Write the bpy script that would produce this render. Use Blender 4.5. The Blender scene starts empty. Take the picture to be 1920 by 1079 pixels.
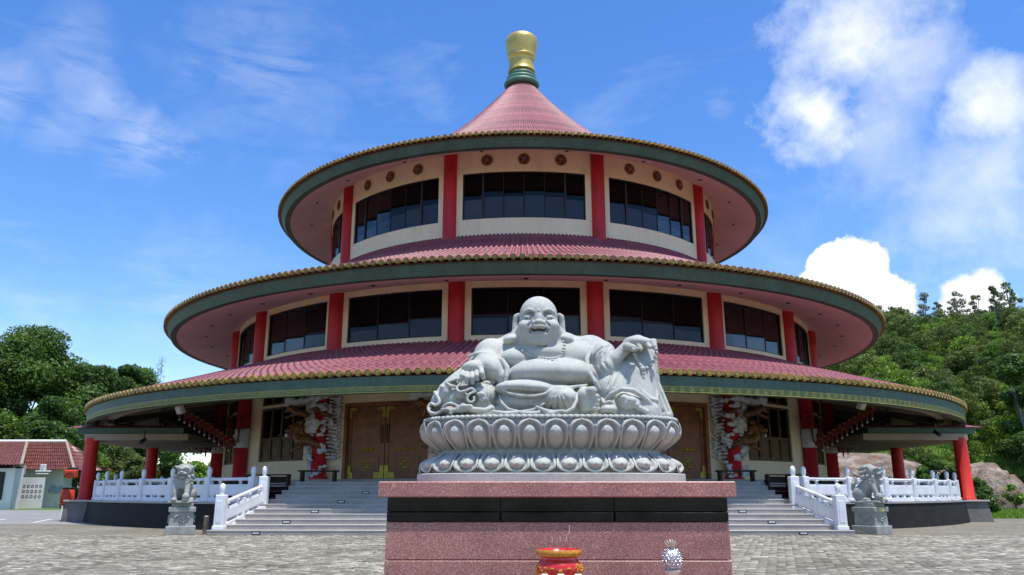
import bpy, math, random
import numpy as np
from mathutils import Vector, Matrix, Euler, noise as mnoise
random.seed(7); RNG = np.random.default_rng(7)
scene = bpy.context.scene
COL = scene.collection
R_ = math.radians
# ------------------------------------------------------------------ camera
F_PX, YH, CAM_Z, YAW = 1493.0, 925.0, 1.25, 0.0047
PITCH = math.atan((YH - 539.5) / F_PX)
cam = bpy.data.cameras.new('camera'); camo = bpy.data.objects.new('camera', cam); COL.objects.link(camo)
cam.sensor_fit = 'HORIZONTAL'; cam.sensor_width = 36.0; cam.lens = 36.0 * F_PX / 1920.0
cam.clip_start = 0.1; cam.clip_end = 3000
camo.location = (0, 0, CAM_Z); camo.rotation_euler = (math.pi / 2 + PITCH, 0, YAW)
scene.camera = camo
# ------------------------------------------------------------------ world, sun, exposure
SUN_DIR = Vector((0.17, -0.20, 1.0)).normalized()          # towards the sun
SUN_EL = math.asin(SUN_DIR.z); SUN_AZ = math.atan2(SUN_DIR.x, SUN_DIR.y)
world = bpy.data.worlds.new('World'); scene.world = world; world.use_nodes = True
scene.view_settings.view_transform = 'Standard'; scene.view_settings.look = 'None'
scene.view_settings.exposure = 0.64; scene.view_settings.gamma = 1.0
scene.view_settings.use_curve_mapping = False
sun = bpy.data.lights.new('sun', 'SUN'); sun.energy = 3.4; sun.angle = R_(0.53); sun.color = (1.0, 0.965, 0.91)
suno = bpy.data.objects.new('sun', sun); COL.objects.link(suno); suno.location = (20, -20, 80)
suno.rotation_euler = SUN_DIR.to_track_quat('Z', 'Y').to_euler()
try:
    scene.cycles.use_denoising = True
    scene.cycles.max_bounces = 8; scene.cycles.diffuse_bounces = 4; scene.cycles.glossy_bounces = 4
    scene.cycles.transparent_max_bounces = 8
    scene.cycles.caustics_reflective = False; scene.cycles.caustics_refractive = False
except Exception:
    pass

def pix_dir(px, py):
    v = Vector(((px - 960) / F_PX, 1.0, (539.5 - py) / F_PX))
    v = Vector((v.x, v.y * math.cos(PITCH) - v.z * math.sin(PITCH), v.y * math.sin(PITCH) + v.z * math.cos(PITCH)))
    c, s = math.cos(YAW), math.sin(YAW)
    return Vector((v.x * c - v.y * s, v.x * s + v.y * c, v.z))
def at(px, py, dist):
    """point seen at a photo pixel, at horizontal forward distance dist"""
    d = pix_dir(px, py); return Vector((0, 0, CAM_Z)) + d * (dist / d.y)
def ground_at(px, py, z=0.0):
    d = pix_dir(px, py); return Vector((0, 0, CAM_Z)) + d * ((z - CAM_Z) / d.z)

# ---- node helper
class NT:
    def __init__(s, tree): s.t = tree; s.n = tree.nodes; s.l = tree.links
    def node(s, kind, **kw):
        nd = s.n.new(kind)
        for k, v in kw.items():
            if k == 'inp':
                for kk, vv in v.items(): s.put(nd.inputs[kk], vv)
            else: setattr(nd, k, v)
        return nd
    def put(s, sock, v):
        if isinstance(v, bpy.types.NodeSocket): s.l.new(v, sock)
        else: sock.default_value = v
    def math(s, op, a, b=0.0, c=None, clamp=False):
        nd = s.n.new('ShaderNodeMath'); nd.operation = op; nd.use_clamp = clamp
        s.put(nd.inputs[0], a); s.put(nd.inputs[1], b)
        if c is not None: s.put(nd.inputs[2], c)
        return nd.outputs[0]
    def vmath(s, op, a, b=(0, 0, 0)):
        nd = s.n.new('ShaderNodeVectorMath'); nd.operation = op
        s.put(nd.inputs[0], a); s.put(nd.inputs[1], b)
        return nd
    def noise(s, vec, scale, detail=4, rough=.55, dist=0.0):
        nd = s.node('ShaderNodeTexNoise'); s.put(nd.inputs['Vector'], vec)
        nd.inputs['Scale'].default_value = scale; nd.inputs['Detail'].default_value = detail
        nd.inputs['Roughness'].default_value = rough; nd.inputs['Distortion'].default_value = dist
        return nd
    def ramp(s, fac, stops):
        nd = s.n.new('ShaderNodeValToRGB'); s.put(nd.inputs[0], fac)
        el = nd.color_ramp.elements
        while len(el) < len(stops): el.new(0.5)
        for e, (p, c) in zip(el, stops):
            e.position = p; e.color = (*c, 1) if not isinstance(c, (int, float)) else (c, c, c, 1)
        return nd.outputs[0]
    def mix(s, fac, a, b, blend='MIX'):
        nd = s.n.new('ShaderNodeMix'); nd.data_type = 'RGBA'; nd.blend_type = blend
        s.put(nd.inputs[0], fac); s.put(nd.inputs[6], a if not isinstance(a, tuple) else (*a[:3], 1)); s.put(nd.inputs[7], b if not isinstance(b, tuple) else (*b[:3], 1))
        return nd.outputs[2]

# ---- sky with clouds (all laid out by direction, all the way round)
W = NT(world.node_tree); W.n.clear()
wout = W.node('ShaderNodeOutputWorld'); bg = W.node('ShaderNodeBackground')
W.l.new(bg.outputs[0], wout.inputs[0]); bg.inputs[1].default_value = 0.15
sky = W.node('ShaderNodeTexSky', sky_type='NISHITA', sun_disc=False)
sky.sun_elevation = SUN_EL; sky.sun_rotation = SUN_AZ
sky.altitude = 0; sky.air_density = 1.0; sky.dust_density = 0.6; sky.ozone_density = 2.2
tc = W.node('ShaderNodeTexCoord'); D = tc.outputs['Generated']
skyc = W.node('ShaderNodeHueSaturation'); skyc.inputs['Saturation'].default_value = 1.32; skyc.inputs['Hue'].default_value = 0.510
skyc.inputs['Value'].default_value = 1.0
W.l.new(sky.outputs[0], skyc.inputs['Color'])
n1 = W.noise(D, 3.2, 8, .6, .25).outputs[0]; n2 = W.noise(D, 9.0, 8, .62, .2).outputs[0]
n3 = W.noise(D, 24.0, 6, .6, .1).outputs[0]
fine = W.math('ADD', W.math('MULTIPLY', n2, .6), W.math('MULTIPLY', n3, .4))
sep = W.node('ShaderNodeSeparateXYZ'); W.l.new(D, sep.inputs[0])
# stretched coordinates for wispy cirrus
wv = W.node('ShaderNodeMapping'); W.l.new(D, wv.inputs[0]); wv.inputs['Rotation'].default_value = (0.3, 0.5, 0.4); wv.inputs['Scale'].default_value = (1.0, 2.0, 3.4)
wis = W.noise(wv.outputs[0], 2.6, 9, .62, .6).outputs[0]
wisp = W.math('MULTIPLY', W.math('SUBTRACT', wis, .53), 3.2, clamp=True)
wisp = W.math('MULTIPLY', wisp, 0.22)
sv = W.node('ShaderNodeMapping'); W.l.new(D, sv.inputs[0]); sv.inputs['Rotation'].default_value = (0.0, 0.62, 0.0); sv.inputs['Scale'].default_value = (1.0, 1.0, 4.2)
streak = W.math('MULTIPLY', W.math('SUBTRACT', W.noise(sv.outputs[0], 7.0, 10, .68, .5).outputs[0], .38), 6.0, clamp=True)
BLOBS = [  # pixel, angular radius (px), strength, softness: where the photograph's clouds stand
    (1580, 552, 84, 1.5, .13), (1556, 505, 42, 1.5, .12), (1640, 578, 66, 1.4, .15), (1830, 572, 62, 1.1, .25),
    (1590, 60, 155, .85, .8), (1680, 130, 135, .55, .88), (1530, 215, 110, .92, .75), (1640, 250, 140, .40, .88), (1840, 200, 95, .80, .75), (1850, 330, 170, .55, .88),
    (1790, 420, 120, .42, .8), (185, 180, 75, .30, .9), (265, 262, 75, .30, .9), (345, 288, 50, .24, .9), (105, 235, 55, .2, .9), (480, 130, 190, .17, .9), (0, 160, 70, .26, .9), (130, 70, 80, .15, .9),
    (1350, 190, 38, .2, .9), (330, 560, 160, .16, .9), (60, 590, 120, .18, .9)]
cloud = wisp
for px, py, rad, st, soft in BLOBS:
    c = pix_dir(px, py).normalized()
    dd = W.vmath('DISTANCE', D, tuple(c)).outputs['Value']
    e = W.math('DIVIDE', dd, rad / F_PX)                      # 0 at the centre, 1 at the rim
    e = W.math('ADD', e, W.math('MULTIPLY', W.math('SUBTRACT', fine, .5), 2.3 if soft < .3 else 3.0))
    m = W.math('DIVIDE', W.math('SUBTRACT', 1.0, e), soft * 1.3, clamp=True)
    m = W.math('MULTIPLY', W.math('SMOOTH_MIN', m, 1.0, .1), st)
    if soft >= .9: m = W.math('MULTIPLY', m, streak)
    cloud = W.math('MAXIMUM', cloud, m)
# clouds go on outside the frame: broken cumulus from the same noise
gen = W.math('MULTIPLY', W.math('SUBTRACT', W.math('ADD', W.math('MULTIPLY', n1, .65), W.math('MULTIPLY', fine, .35)), .56), 6.0, clamp=True)
cen = pix_dir(860, 300).normalized()
away = W.math('MULTIPLY', W.math('SUBTRACT', W.vmath('DISTANCE', D, tuple(cen)).outputs['Value'], .62), 5.0, clamp=True)
cloud = W.math('MAXIMUM', cloud, W.math('MULTIPLY', gen, W.math('MULTIPLY', away, .8)))
cloud = W.math('MINIMUM', cloud, 1.0)
shade = W.ramp(n2, [(.3, (4.3, 4.6, 5.0)), (.62, (5.6, 5.65, 5.7))])
W.l.new(W.mix(cloud, skyc.outputs[0], shade), bg.inputs[0])

# ------------------------------------------------------------------ materials
MATS = {}
def mat(name, col, rough=.7, var=.15, scale=4.0, bump=0.0, bscale=None, metal=0.0, spec=.4, col2=None, fine=0.0, objrand=0.0, coat=0.0, streak=0.0, cell=0.0):
    m = bpy.data.materials.new(name); m.use_nodes = True; MATS[name] = m
    T = NT(m.node_tree); T.n.clear()
    o = T.node('ShaderNodeOutputMaterial'); b = T.node('ShaderNodeBsdfPrincipled')
    T.l.new(b.outputs[0], o.inputs[0])
    co = T.node('ShaderNodeTexCoord').outputs['Object']
    n = T.noise(co, scale, 6, .6).outputs[0]
    c2 = col2 if col2 else tuple(x * (1 - var * 1.6) for x in col)
    c1 = tuple(min(1, x * (1 + var * .6)) for x in col)
    c = T.ramp(n, [(.3, c2), (.7, c1)])
    if fine:
        nf = T.noise(co, scale * 22, 2, .5).outputs[0]
        c = T.mix(1.0, c, T.ramp(nf, [(.32, 1 - fine), (.68, 1 + fine * .4)]), 'MULTIPLY')
    if streak:                                            # rain streaks and grime
        mp = T.node('ShaderNodeMapping'); T.l.new(co, mp.inputs[0]); mp.inputs['Scale'].default_value = (5.0, 5.0, .55)
        sk = T.noise(mp.outputs[0], 1.0, 8, .68, .3).outputs[0]; pt = T.noise(co, .9, 5, .6).outputs[0]
        k_ = T.math('MULTIPLY', T.ramp(sk, [(.46, 0.0), (.66, 1.0)]), T.ramp(pt, [(.38, 0.15), (.62, 1.0)]))
        c = T.mix(T.math('MULTIPLY', k_, streak), c, T.mix(1.0, c, (.42, .40, .35), 'MULTIPLY'))
    if cell:                                              # every tile a little different
        vo = T.node('ShaderNodeTexVoronoi'); T.l.new(co, vo.inputs['Vector']); vo.inputs['Scale'].default_value = 2.9
        sc_ = T.node('ShaderNodeSeparateColor'); T.l.new(vo.outputs['Color'], sc_.inputs[0])
        c = T.mix(1.0, c, T.ramp(sc_.outputs[0], [(0, 1 - cell), (.85, 1.0), (1, 1 + cell * .6)]), 'MULTIPLY')
    if objrand:
        oi = T.node('ShaderNodeObjectInfo').outputs['Random']
        c = T.mix(1.0, c, T.ramp(oi, [(0, 1 - objrand), (1, 1 + objrand * .3)]), 'MULTIPLY')
    T.l.new(c, b.inputs['Base Color'])
    b.inputs['Metallic'].default_value = metal; b.inputs['Specular IOR Level'].default_value = spec
    b.inputs['Coat Weight'].default_value = coat
    T.l.new(T.math('MULTIPLY_ADD', n, .3, rough - .15, clamp=True), b.inputs['Roughness'])
    if bump:
        bn = T.node('ShaderNodeBump'); bn.inputs['Strength'].default_value = min(1, bump); bn.inputs['Distance'].default_value = .02
        T.l.new(T.noise(co, bscale or scale * 6, 5, .6).outputs[0], bn.inputs['Height']); T.l.new(bn.outputs[0], b.inputs['Normal'])
    return m
def tint_mat(name, stops, rough=.6, trans=0.0, attr='tint', bump=0.0, spec=.3, tscale=None):
    """colour from a per-point attribute (leaf, paver or tile tint)"""
    m = bpy.data.materials.new(name); m.use_nodes = True; MATS[name] = m
    T = NT(m.node_tree); T.n.clear()
    o = T.node('ShaderNodeOutputMaterial'); b = T.node('ShaderNodeBsdfPrincipled')
    a = T.node('ShaderNodeAttribute', attribute_name=attr).outputs['Fac']
    if trans:
        a = T.math('ADD', a, T.math('MULTIPLY', T.math('SUBTRACT', T.node('ShaderNodeObjectInfo').outputs['Random'], .5), .45))
    if tscale:
        co = T.node('ShaderNodeTexCoord').outputs['Object']
        a = T.math('ADD', a, T.math('MULTIPLY', T.math('SUBTRACT', T.noise(co, tscale, 6, .65).outputs[0], .5), .9))
        a = T.math('SUBTRACT', a, T.math('MULTIPLY', T.ramp(T.noise(co, tscale * .4, 7, .7, .6).outputs[0], [(.54, 0.0), (.64, 1.0)]), .22))
    c = T.ramp(a, stops); T.l.new(c, b.inputs['Base Color'])
    b.inputs['Roughness'].default_value = rough; b.inputs['Specular IOR Level'].default_value = spec
    if trans:
        tr = T.node('ShaderNodeBsdfTranslucent'); T.l.new(T.mix(.5, c, (.20, .32, .03)), tr.inputs[0])
        mx = T.node('ShaderNodeMixShader'); mx.inputs[0].default_value = trans
        T.l.new(b.outputs[0], mx.inputs[1]); T.l.new(tr.outputs[0], mx.inputs[2]); T.l.new(mx.outputs[0], o.inputs[0])
    else: T.l.new(b.outputs[0], o.inputs[0])
    return m

mat('tile_pink', (.41, .112, .135), .5, .30, .7, .25, 9, spec=.45, fine=.25, streak=.35, cell=.30, objrand=.14)
mat('tile_gold', (.46, .31, .06), .42, .4, 3, .3, 20, spec=.5, fine=.25, objrand=.35)
mat('fascia_green', (.062, .125, .095), .6, .22, .9, .1, 8, fine=.14, streak=.55)
mat('trim_green', (.11, .25, .18), .5, .15, 1.2)
mat('soffit_pink', (.80, .66, .65), .8, .06, .5, .06, 6, col2=(.72, .57, .56), streak=.18)
mat('cream_wall', (.84, .71, .50), .8, .06, .6, .08, 9, col2=(.78, .65, .45), streak=.22)
mat('red_paint', (.52, .018, .028), .5, .2, .8, .1, 9, spec=.35, streak=.35, fine=.08)
mat('red_column', (.64, .028, .016), .5, .16, .8, .1, 9, spec=.35, streak=.3, fine=.08)
for i_, c_ in enumerate(((.55, .60, .64), (.38, .45, .56), (.68, .69, .68), (.50, .49, .55), (.34, .39, .46))): mat('blind_%d' % i_, c_, .8, .1, 2.0)
mat('window_frame', (.02, .02, .022), .5)
mat('dark_interior', (.025, .022, .02), .9)
mat('gold_leaf', (.66, .50, .14), .36, .15, 1.5, .1, 6, metal=.45)
mat('gold_key', (.36, .33, .055), .5, .2, 3, spec=.4)
mat('medallion_brown', (.26, .10, .03), .6, .2, 6)
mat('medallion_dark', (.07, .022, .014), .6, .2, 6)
mat('emblem_grey', (.30, .22, .16), .6)
mat('door_wood', (.25, .085, .030), .45, .35, 3.0, .15, 30, spec=.5)
mat('dark_wood', (.040, .022, .014), .6, .4, 3.0, .15, 25)
mat('mid_wood', (.13, .065, .026), .55, .35, 3.0, .15, 25)
mat('brass', (.42, .34, .05), .42, .2, 5, metal=.45)
mat('white_paint', (.80, .81, .82), .55, .08, 2.5, .08, 12, streak=.22)
mat('cloud_white', (.58, .60, .64), .6, .15, 6, .1, 20)
mat('dragon_gold', (.19, .085, .022), .45, .4, 5, .2, 18, spec=.5)
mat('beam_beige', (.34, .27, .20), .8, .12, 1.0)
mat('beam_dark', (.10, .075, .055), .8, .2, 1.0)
mat('bracket_red', (.20, .022, .018), .6, .3, 5)
mat('bracket_gold', (.34, .14, .035), .5, .3, 6)
mat('stone_wall', (.028, .028, .026), .75, .25, 1.4, .2, 12, fine=.3, spec=.12)
mat('stone_wall_light', (.17, .165, .145), .8, .25, 1.2, .2, 10, fine=.3)
mat('step_stone', (.40, .372, .33), .6, .16, .8, .08, 16, fine=.16)
mat('step_nosing', (.45, .415, .375), .5, .06, 2)
mat('lamp_glass', (.55, .60, .62), .3)
mat('black_metal', (.02, .02, .022), .45)
mat('floodlight_grey', (.55, .56, .56), .4)
mat('terrace_floor', (.34, .32, .30), .55, .15, .8)
mat('statue_stone', (.475, .485, .432), .76, .10, 1.3, .10, 170, fine=.10, spec=.25, streak=.32)
mat('lion_stone', (.37, .38, .335), .75, .2, 3, .4, 40, fine=.25, spec=.3)
mat('granite_black', (.006, .008, .011), .12, .3, 2, spec=.25, fine=.5)

# glass: tinted, mirror-like, little to be seen behind it
def glass_mat(name, refl, tint):
    m = bpy.data.materials.new(name); m.use_nodes = True; MATS[name] = m
    T = NT(m.node_tree); T.n.clear(); o = T.node('ShaderNodeOutputMaterial')
    g = T.node('ShaderNodeBsdfGlossy'); g.inputs['Roughness'].default_value = .015; g.inputs['Color'].default_value = (.86, .84, .80, 1)
    t = T.node('ShaderNodeBsdfTransparent'); t.inputs['Color'].default_value = (*tint, 1)
    lw = T.node('ShaderNodeLayerWeight'); lw.inputs['Blend'].default_value = .22
    f = T.math('ADD', T.math('MULTIPLY', lw.outputs['Fresnel'], .45), refl, clamp=True)
    mx = T.node('ShaderNodeMixShader'); T.l.new(f, mx.inputs[0]); T.l.new(t.outputs[0], mx.inputs[1]); T.l.new(g.outputs[0], mx.inputs[2])
    T.l.new(mx.outputs[0], o.inputs[0]); return m
glass_mat('window_glass', .012, (.55, .57, .60))

# granite with crystals
def granite(name, cols, scale):
    m = bpy.data.materials.new(name); m.use_nodes = True; MATS[name] = m
    T = NT(m.node_tree); T.n.clear(); o = T.node('ShaderNodeOutputMaterial'); b = T.node('ShaderNodeBsdfPrincipled'); T.l.new(b.outputs[0], o.inputs[0])
    co = T.node('ShaderNodeTexCoord').outputs['Object']
    v = T.node('ShaderNodeTexVoronoi'); T.l.new(co, v.inputs['Vector']); v.inputs['Scale'].default_value = scale
    sp = T.node('ShaderNodeSeparateColor'); T.l.new(v.outputs['Color'], sp.inputs[0])
    c = T.ramp(sp.outputs[0], cols)
    big = T.noise(co, 2.2, 6, .6).outputs[0]
    c = T.mix(1.0, c, T.ramp(big, [(.3, .78), (.7, 1.12)]), 'MULTIPLY')
    st = T.noise(co, 9, 8, .7).outputs[0]
    c = T.mix(T.ramp(st, [(.58, 0.0), (.75, .35)]), c, (.42, .30, .28))
    T.l.new(c, b.inputs['Base Color']); b.inputs['Roughness'].default_value = .42; b.inputs['Specular IOR Level'].default_value = .4
    return m
granite('granite_red', [(0, (.20, .070, .056)), (.28, (.36, .135, .108)), (.55, (.45, .19, .155)), (.9, (.50, .24, .20)), (.97, (.66, .48, .42))], 150)

# ------------------------------------------------------------------ mesh helpers
def link(o, parent=None):
    COL.objects.link(o)
    if parent is not None: o.parent = parent
    return o
def mesh_obj(name, V, Fc, m, parent=None, smooth=False, tint=None):
    me = bpy.data.meshes.new(name)
    V = np.asarray(V, dtype=np.float32).reshape(-1, 3)
    if isinstance(Fc, np.ndarray) and Fc.ndim == 2:
        k = Fc.shape[1]; nf = len(Fc)
        me.vertices.add(len(V)); me.vertices.foreach_set('co', V.ravel())
        me.loops.add(nf * k); me.loops.foreach_set('vertex_index', Fc.astype(np.int32).ravel())
        me.polygons.add(nf); me.polygons.foreach_set('loop_start', np.arange(0, nf * k, k, dtype=np.int32))
        me.polygons.foreach_set('loop_total', np.full(nf, k, dtype=np.int32)); me.update(calc_edges=True)
    else:
        me.from_pydata(V.tolist(), [], [list(map(int, f)) for f in Fc]); me.update()
    if tint is not None:
        a = me.attributes.new('tint', 'FLOAT', 'POINT'); a.data.foreach_set('value', np.asarray(tint, dtype=np.float32))
    me.validate()
    if smooth: me.polygons.foreach_set('use_smooth', np.ones(len(me.polygons), dtype=bool))
    me.materials.append(MATS[m] if isinstance(m, str) else m)
    o = bpy.data.objects.new(name, me); return link(o, parent)
def copy_obj(src, parent=None, name=None):
    o = src.copy(); COL.objects.link(o); o.parent = parent; return o
def empty(name, loc=(0, 0, 0), rz=0.0, parent=None):
    o = bpy.data.objects.new(name, None); o.location = loc; o.rotation_euler = (0, 0, rz); o.empty_display_size = .3
    return link(o, parent)
def tag(o, label=None, cat=None, group=None, kind=None):
    if label: o['label'] = label
    if cat: o['category'] = cat
    if group: o['group'] = group
    if kind: o['kind'] = kind
    return o
class MB:
    def __init__(s): s.V = []; s.F = []; s.n = 0
    def add(s, V, Fc):
        V = np.asarray(V, dtype=float).reshape(-1, 3); s.V.append(V); s.F += [[i + s.n for i in f] for f in Fc]; s.n += len(V); return s
    def box(s, c, size, rot=None, taper=1.0, bev=0.0):
        hx, hy, hz = [x / 2 for x in size]
        if bev > 0:
            b = min(bev, hx * .9, hy * .9, hz * .9); P = []
            for sx in (-1, 1):
                for sy in (-1, 1):
                    for sz in (-1, 1):
                        P += [(sx * hx, sy * (hy - b), sz * (hz - b)), (sx * (hx - b), sy * hy, sz * (hz - b)), (sx * (hx - b), sy * (hy - b), sz * hz)]
            ix = lambda sx, sy, sz, k: ((sx > 0) * 4 + (sy > 0) * 2 + (sz > 0)) * 3 + k
            Fc = []
            for k in range(3):
                for sg in (-1, 1):
                    q = []
                    for u, v in ((-1, -1), (1, -1), (1, 1), (-1, 1)):
                        t = [0, 0, 0]; t[k] = sg; t[(k + 1) % 3] = u; t[(k + 2) % 3] = v; q.append(ix(*t, k))
                    Fc.append(q if sg > 0 else q[::-1])
            for k in range(3):
                a, b2 = (k + 1) % 3, (k + 2) % 3
                for u in (-1, 1):
                    for v in (-1, 1):
                        t0 = [0, 0, 0]; t1 = [0, 0, 0]; t0[k] = -1; t1[k] = 1
                        for t in (t0, t1): t[a] = u; t[b2] = v
                        q = [ix(*t0, a), ix(*t0, b2), ix(*t1, b2), ix(*t1, a)]
                        Fc.append(q if u * v < 0 else q[::-1])
            for sx in (-1, 1):
                for sy in (-1, 1):
                    for sz in (-1, 1):
                        q = [ix(sx, sy, sz, 0), ix(sx, sy, sz, 1), ix(sx, sy, sz, 2)]
                        Fc.append(q if sx * sy * sz > 0 else q[::-1])
            P = np.array(P)
        else:
            P = np.array([(x * (taper if z > 0 else 1), y * (taper if z > 0 else 1), z) for x in (-hx, hx) for y in (-hy, hy) for z in (-hz, hz)])
            Fc = [(0, 1, 3, 2), (4, 6, 7, 5), (0, 4, 5, 1), (2, 3, 7, 6), (0, 2, 6, 4), (1, 5, 7, 3)]
        if rot is not None:
            M = np.array((Euler(rot) if not isinstance(rot, Matrix) else rot).to_matrix() if not isinstance(rot, Matrix) else rot); P = P @ M[:3, :3].T
        return s.add(P + np.array(c), Fc)
    def arc(s, r0, r1, z0, z1, a0, a1, n=6):
        """curved block about the z axis; angles in degrees from the front, positive to the right"""
        A = np.radians(np.linspace(a0, a1, n + 1)); V = []
        for a in A:
            sn, cs = math.sin(a), -math.cos(a)
            for r, z in ((r0, z0), (r1, z0), (r1, z1), (r0, z1)): V.append((r * sn, r * cs, z))
        Fc = []
        for i in range(n):
            for k in range(4):
                b = i * 4; Fc.append((b + k, b + (k + 1) % 4, b + 4 + (k + 1) % 4, b + 4 + k))
        if abs(a1 - a0) < 359.9: Fc += [(3, 2, 1, 0), (n * 4, n * 4 + 1, n * 4 + 2, n * 4 + 3)]
        return s.add(V, Fc)
    def lathe(s, prof, n=32, c=(0, 0, 0), close=False, a0=0.0, a1=360.0):
        full = abs(a1 - a0) > 359.9; m = n if full else n + 1; P = len(prof)
        A = np.radians(np.linspace(a0, a1, n + 1))[:m]; V = []
        for a in A:
            for r, z in prof: V.append((c[0] + r * math.sin(a), c[1] - r * math.cos(a), c[2] + z))
        Fc = []
        for i in range(n):
            j = (i + 1) % m
            for k in range(P if close else P - 1):
                k2 = (k + 1) % P; Fc.append((i * P + k, j * P + k, j * P + k2, i * P + k2))
        return s.add(V, Fc)
    def tube(s, pts, rad, n=8, caps=True):
        pts = [Vector(p) for p in pts]; rad = rad if hasattr(rad, '__len__') else [rad] * len(pts); V = []; up = None
        for i, p in enumerate(pts):
            t = (pts[min(i + 1, len(pts) - 1)] - pts[max(i - 1, 0)]).normalized()
            if up is None: up = Vector((0, 0, 1)) if abs(t.z) < .9 else Vector((1, 0, 0))
            x = t.cross(up).normalized(); up = x.cross(t).normalized()
            for k in range(n):
                a = 2 * math.pi * k / n; V.append(p + (x * math.cos(a) + up * math.sin(a)) * rad[i])
        Fc = []
        for i in range(len(pts) - 1):
            for k in range(n):
                k2 = (k + 1) % n; Fc.append((i * n + k, i * n + k2, (i + 1) * n + k2, (i + 1) * n + k))
        if caps: Fc += [list(range(n))[::-1], [(len(pts) - 1) * n + k for k in range(n)]]
        return s.add([tuple(v) for v in V], Fc)
    def cyl(s, c, r, h, n=16, r2=None):
        return s.tube([c, (c[0], c[1], c[2] + h)], [r, r if r2 is None else r2], n)
    def sphere(s, c, r, nu=12, nv=8, rot=None):
        r = r if hasattr(r, '__len__') else (r, r, r); V = [(0, 0, -1)]
        for j in range(1, nv):
            b = -math.pi / 2 + math.pi * j / nv
            for i in range(nu):
                a = 2 * math.pi * i / nu; V.append((math.cos(a) * math.cos(b), math.sin(a) * math.cos(b), math.sin(b)))
        V.append((0, 0, 1)); V = np.array(V) * np.array(r)
        if rot is not None: V = V @ np.array(Euler(rot).to_matrix()).T
        Fc = [(0, 1 + (i + 1) % nu, 1 + i) for i in range(nu)]
        for j in range(nv - 2):
            for i in range(nu):
                a, b = 1 + j * nu + i, 1 + j * nu + (i + 1) % nu; Fc.append((a, b, b + nu, a + nu))
        t = len(V) - 1; base = 1 + (nv - 2) * nu
        Fc += [(base + i, base + (i + 1) % nu, t) for i in range(nu)]
        return s.add(V + np.array(c), Fc)
    def prism(s, poly, y0, y1):
        """polygon in x-z extruded along y"""
        n = len(poly); V = [(x, y0, z) for x, z in poly] + [(x, y1, z) for x, z in poly]
        Fc = [list(range(n)), list(range(2 * n - 1, n - 1, -1))] + [(i, i + n, (i + 1) % n + n, (i + 1) % n) for i in range(n)]
        return s.add(V, Fc)
    def build(s, name, m, parent=None, smooth=False, **k):
        o = mesh_obj(name, np.concatenate(s.V), s.F, m, parent, smooth, **k)
        if smooth == 'auto':
            pass
        return o
def auto_smooth(o, deg=40):
    me = o.data
    me.polygons.foreach_set('use_smooth', np.ones(len(me.polygons), dtype=bool))
    try: me.set_sharp_from_angle(angle=R_(deg))
    except Exception: pass
    return o

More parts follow.
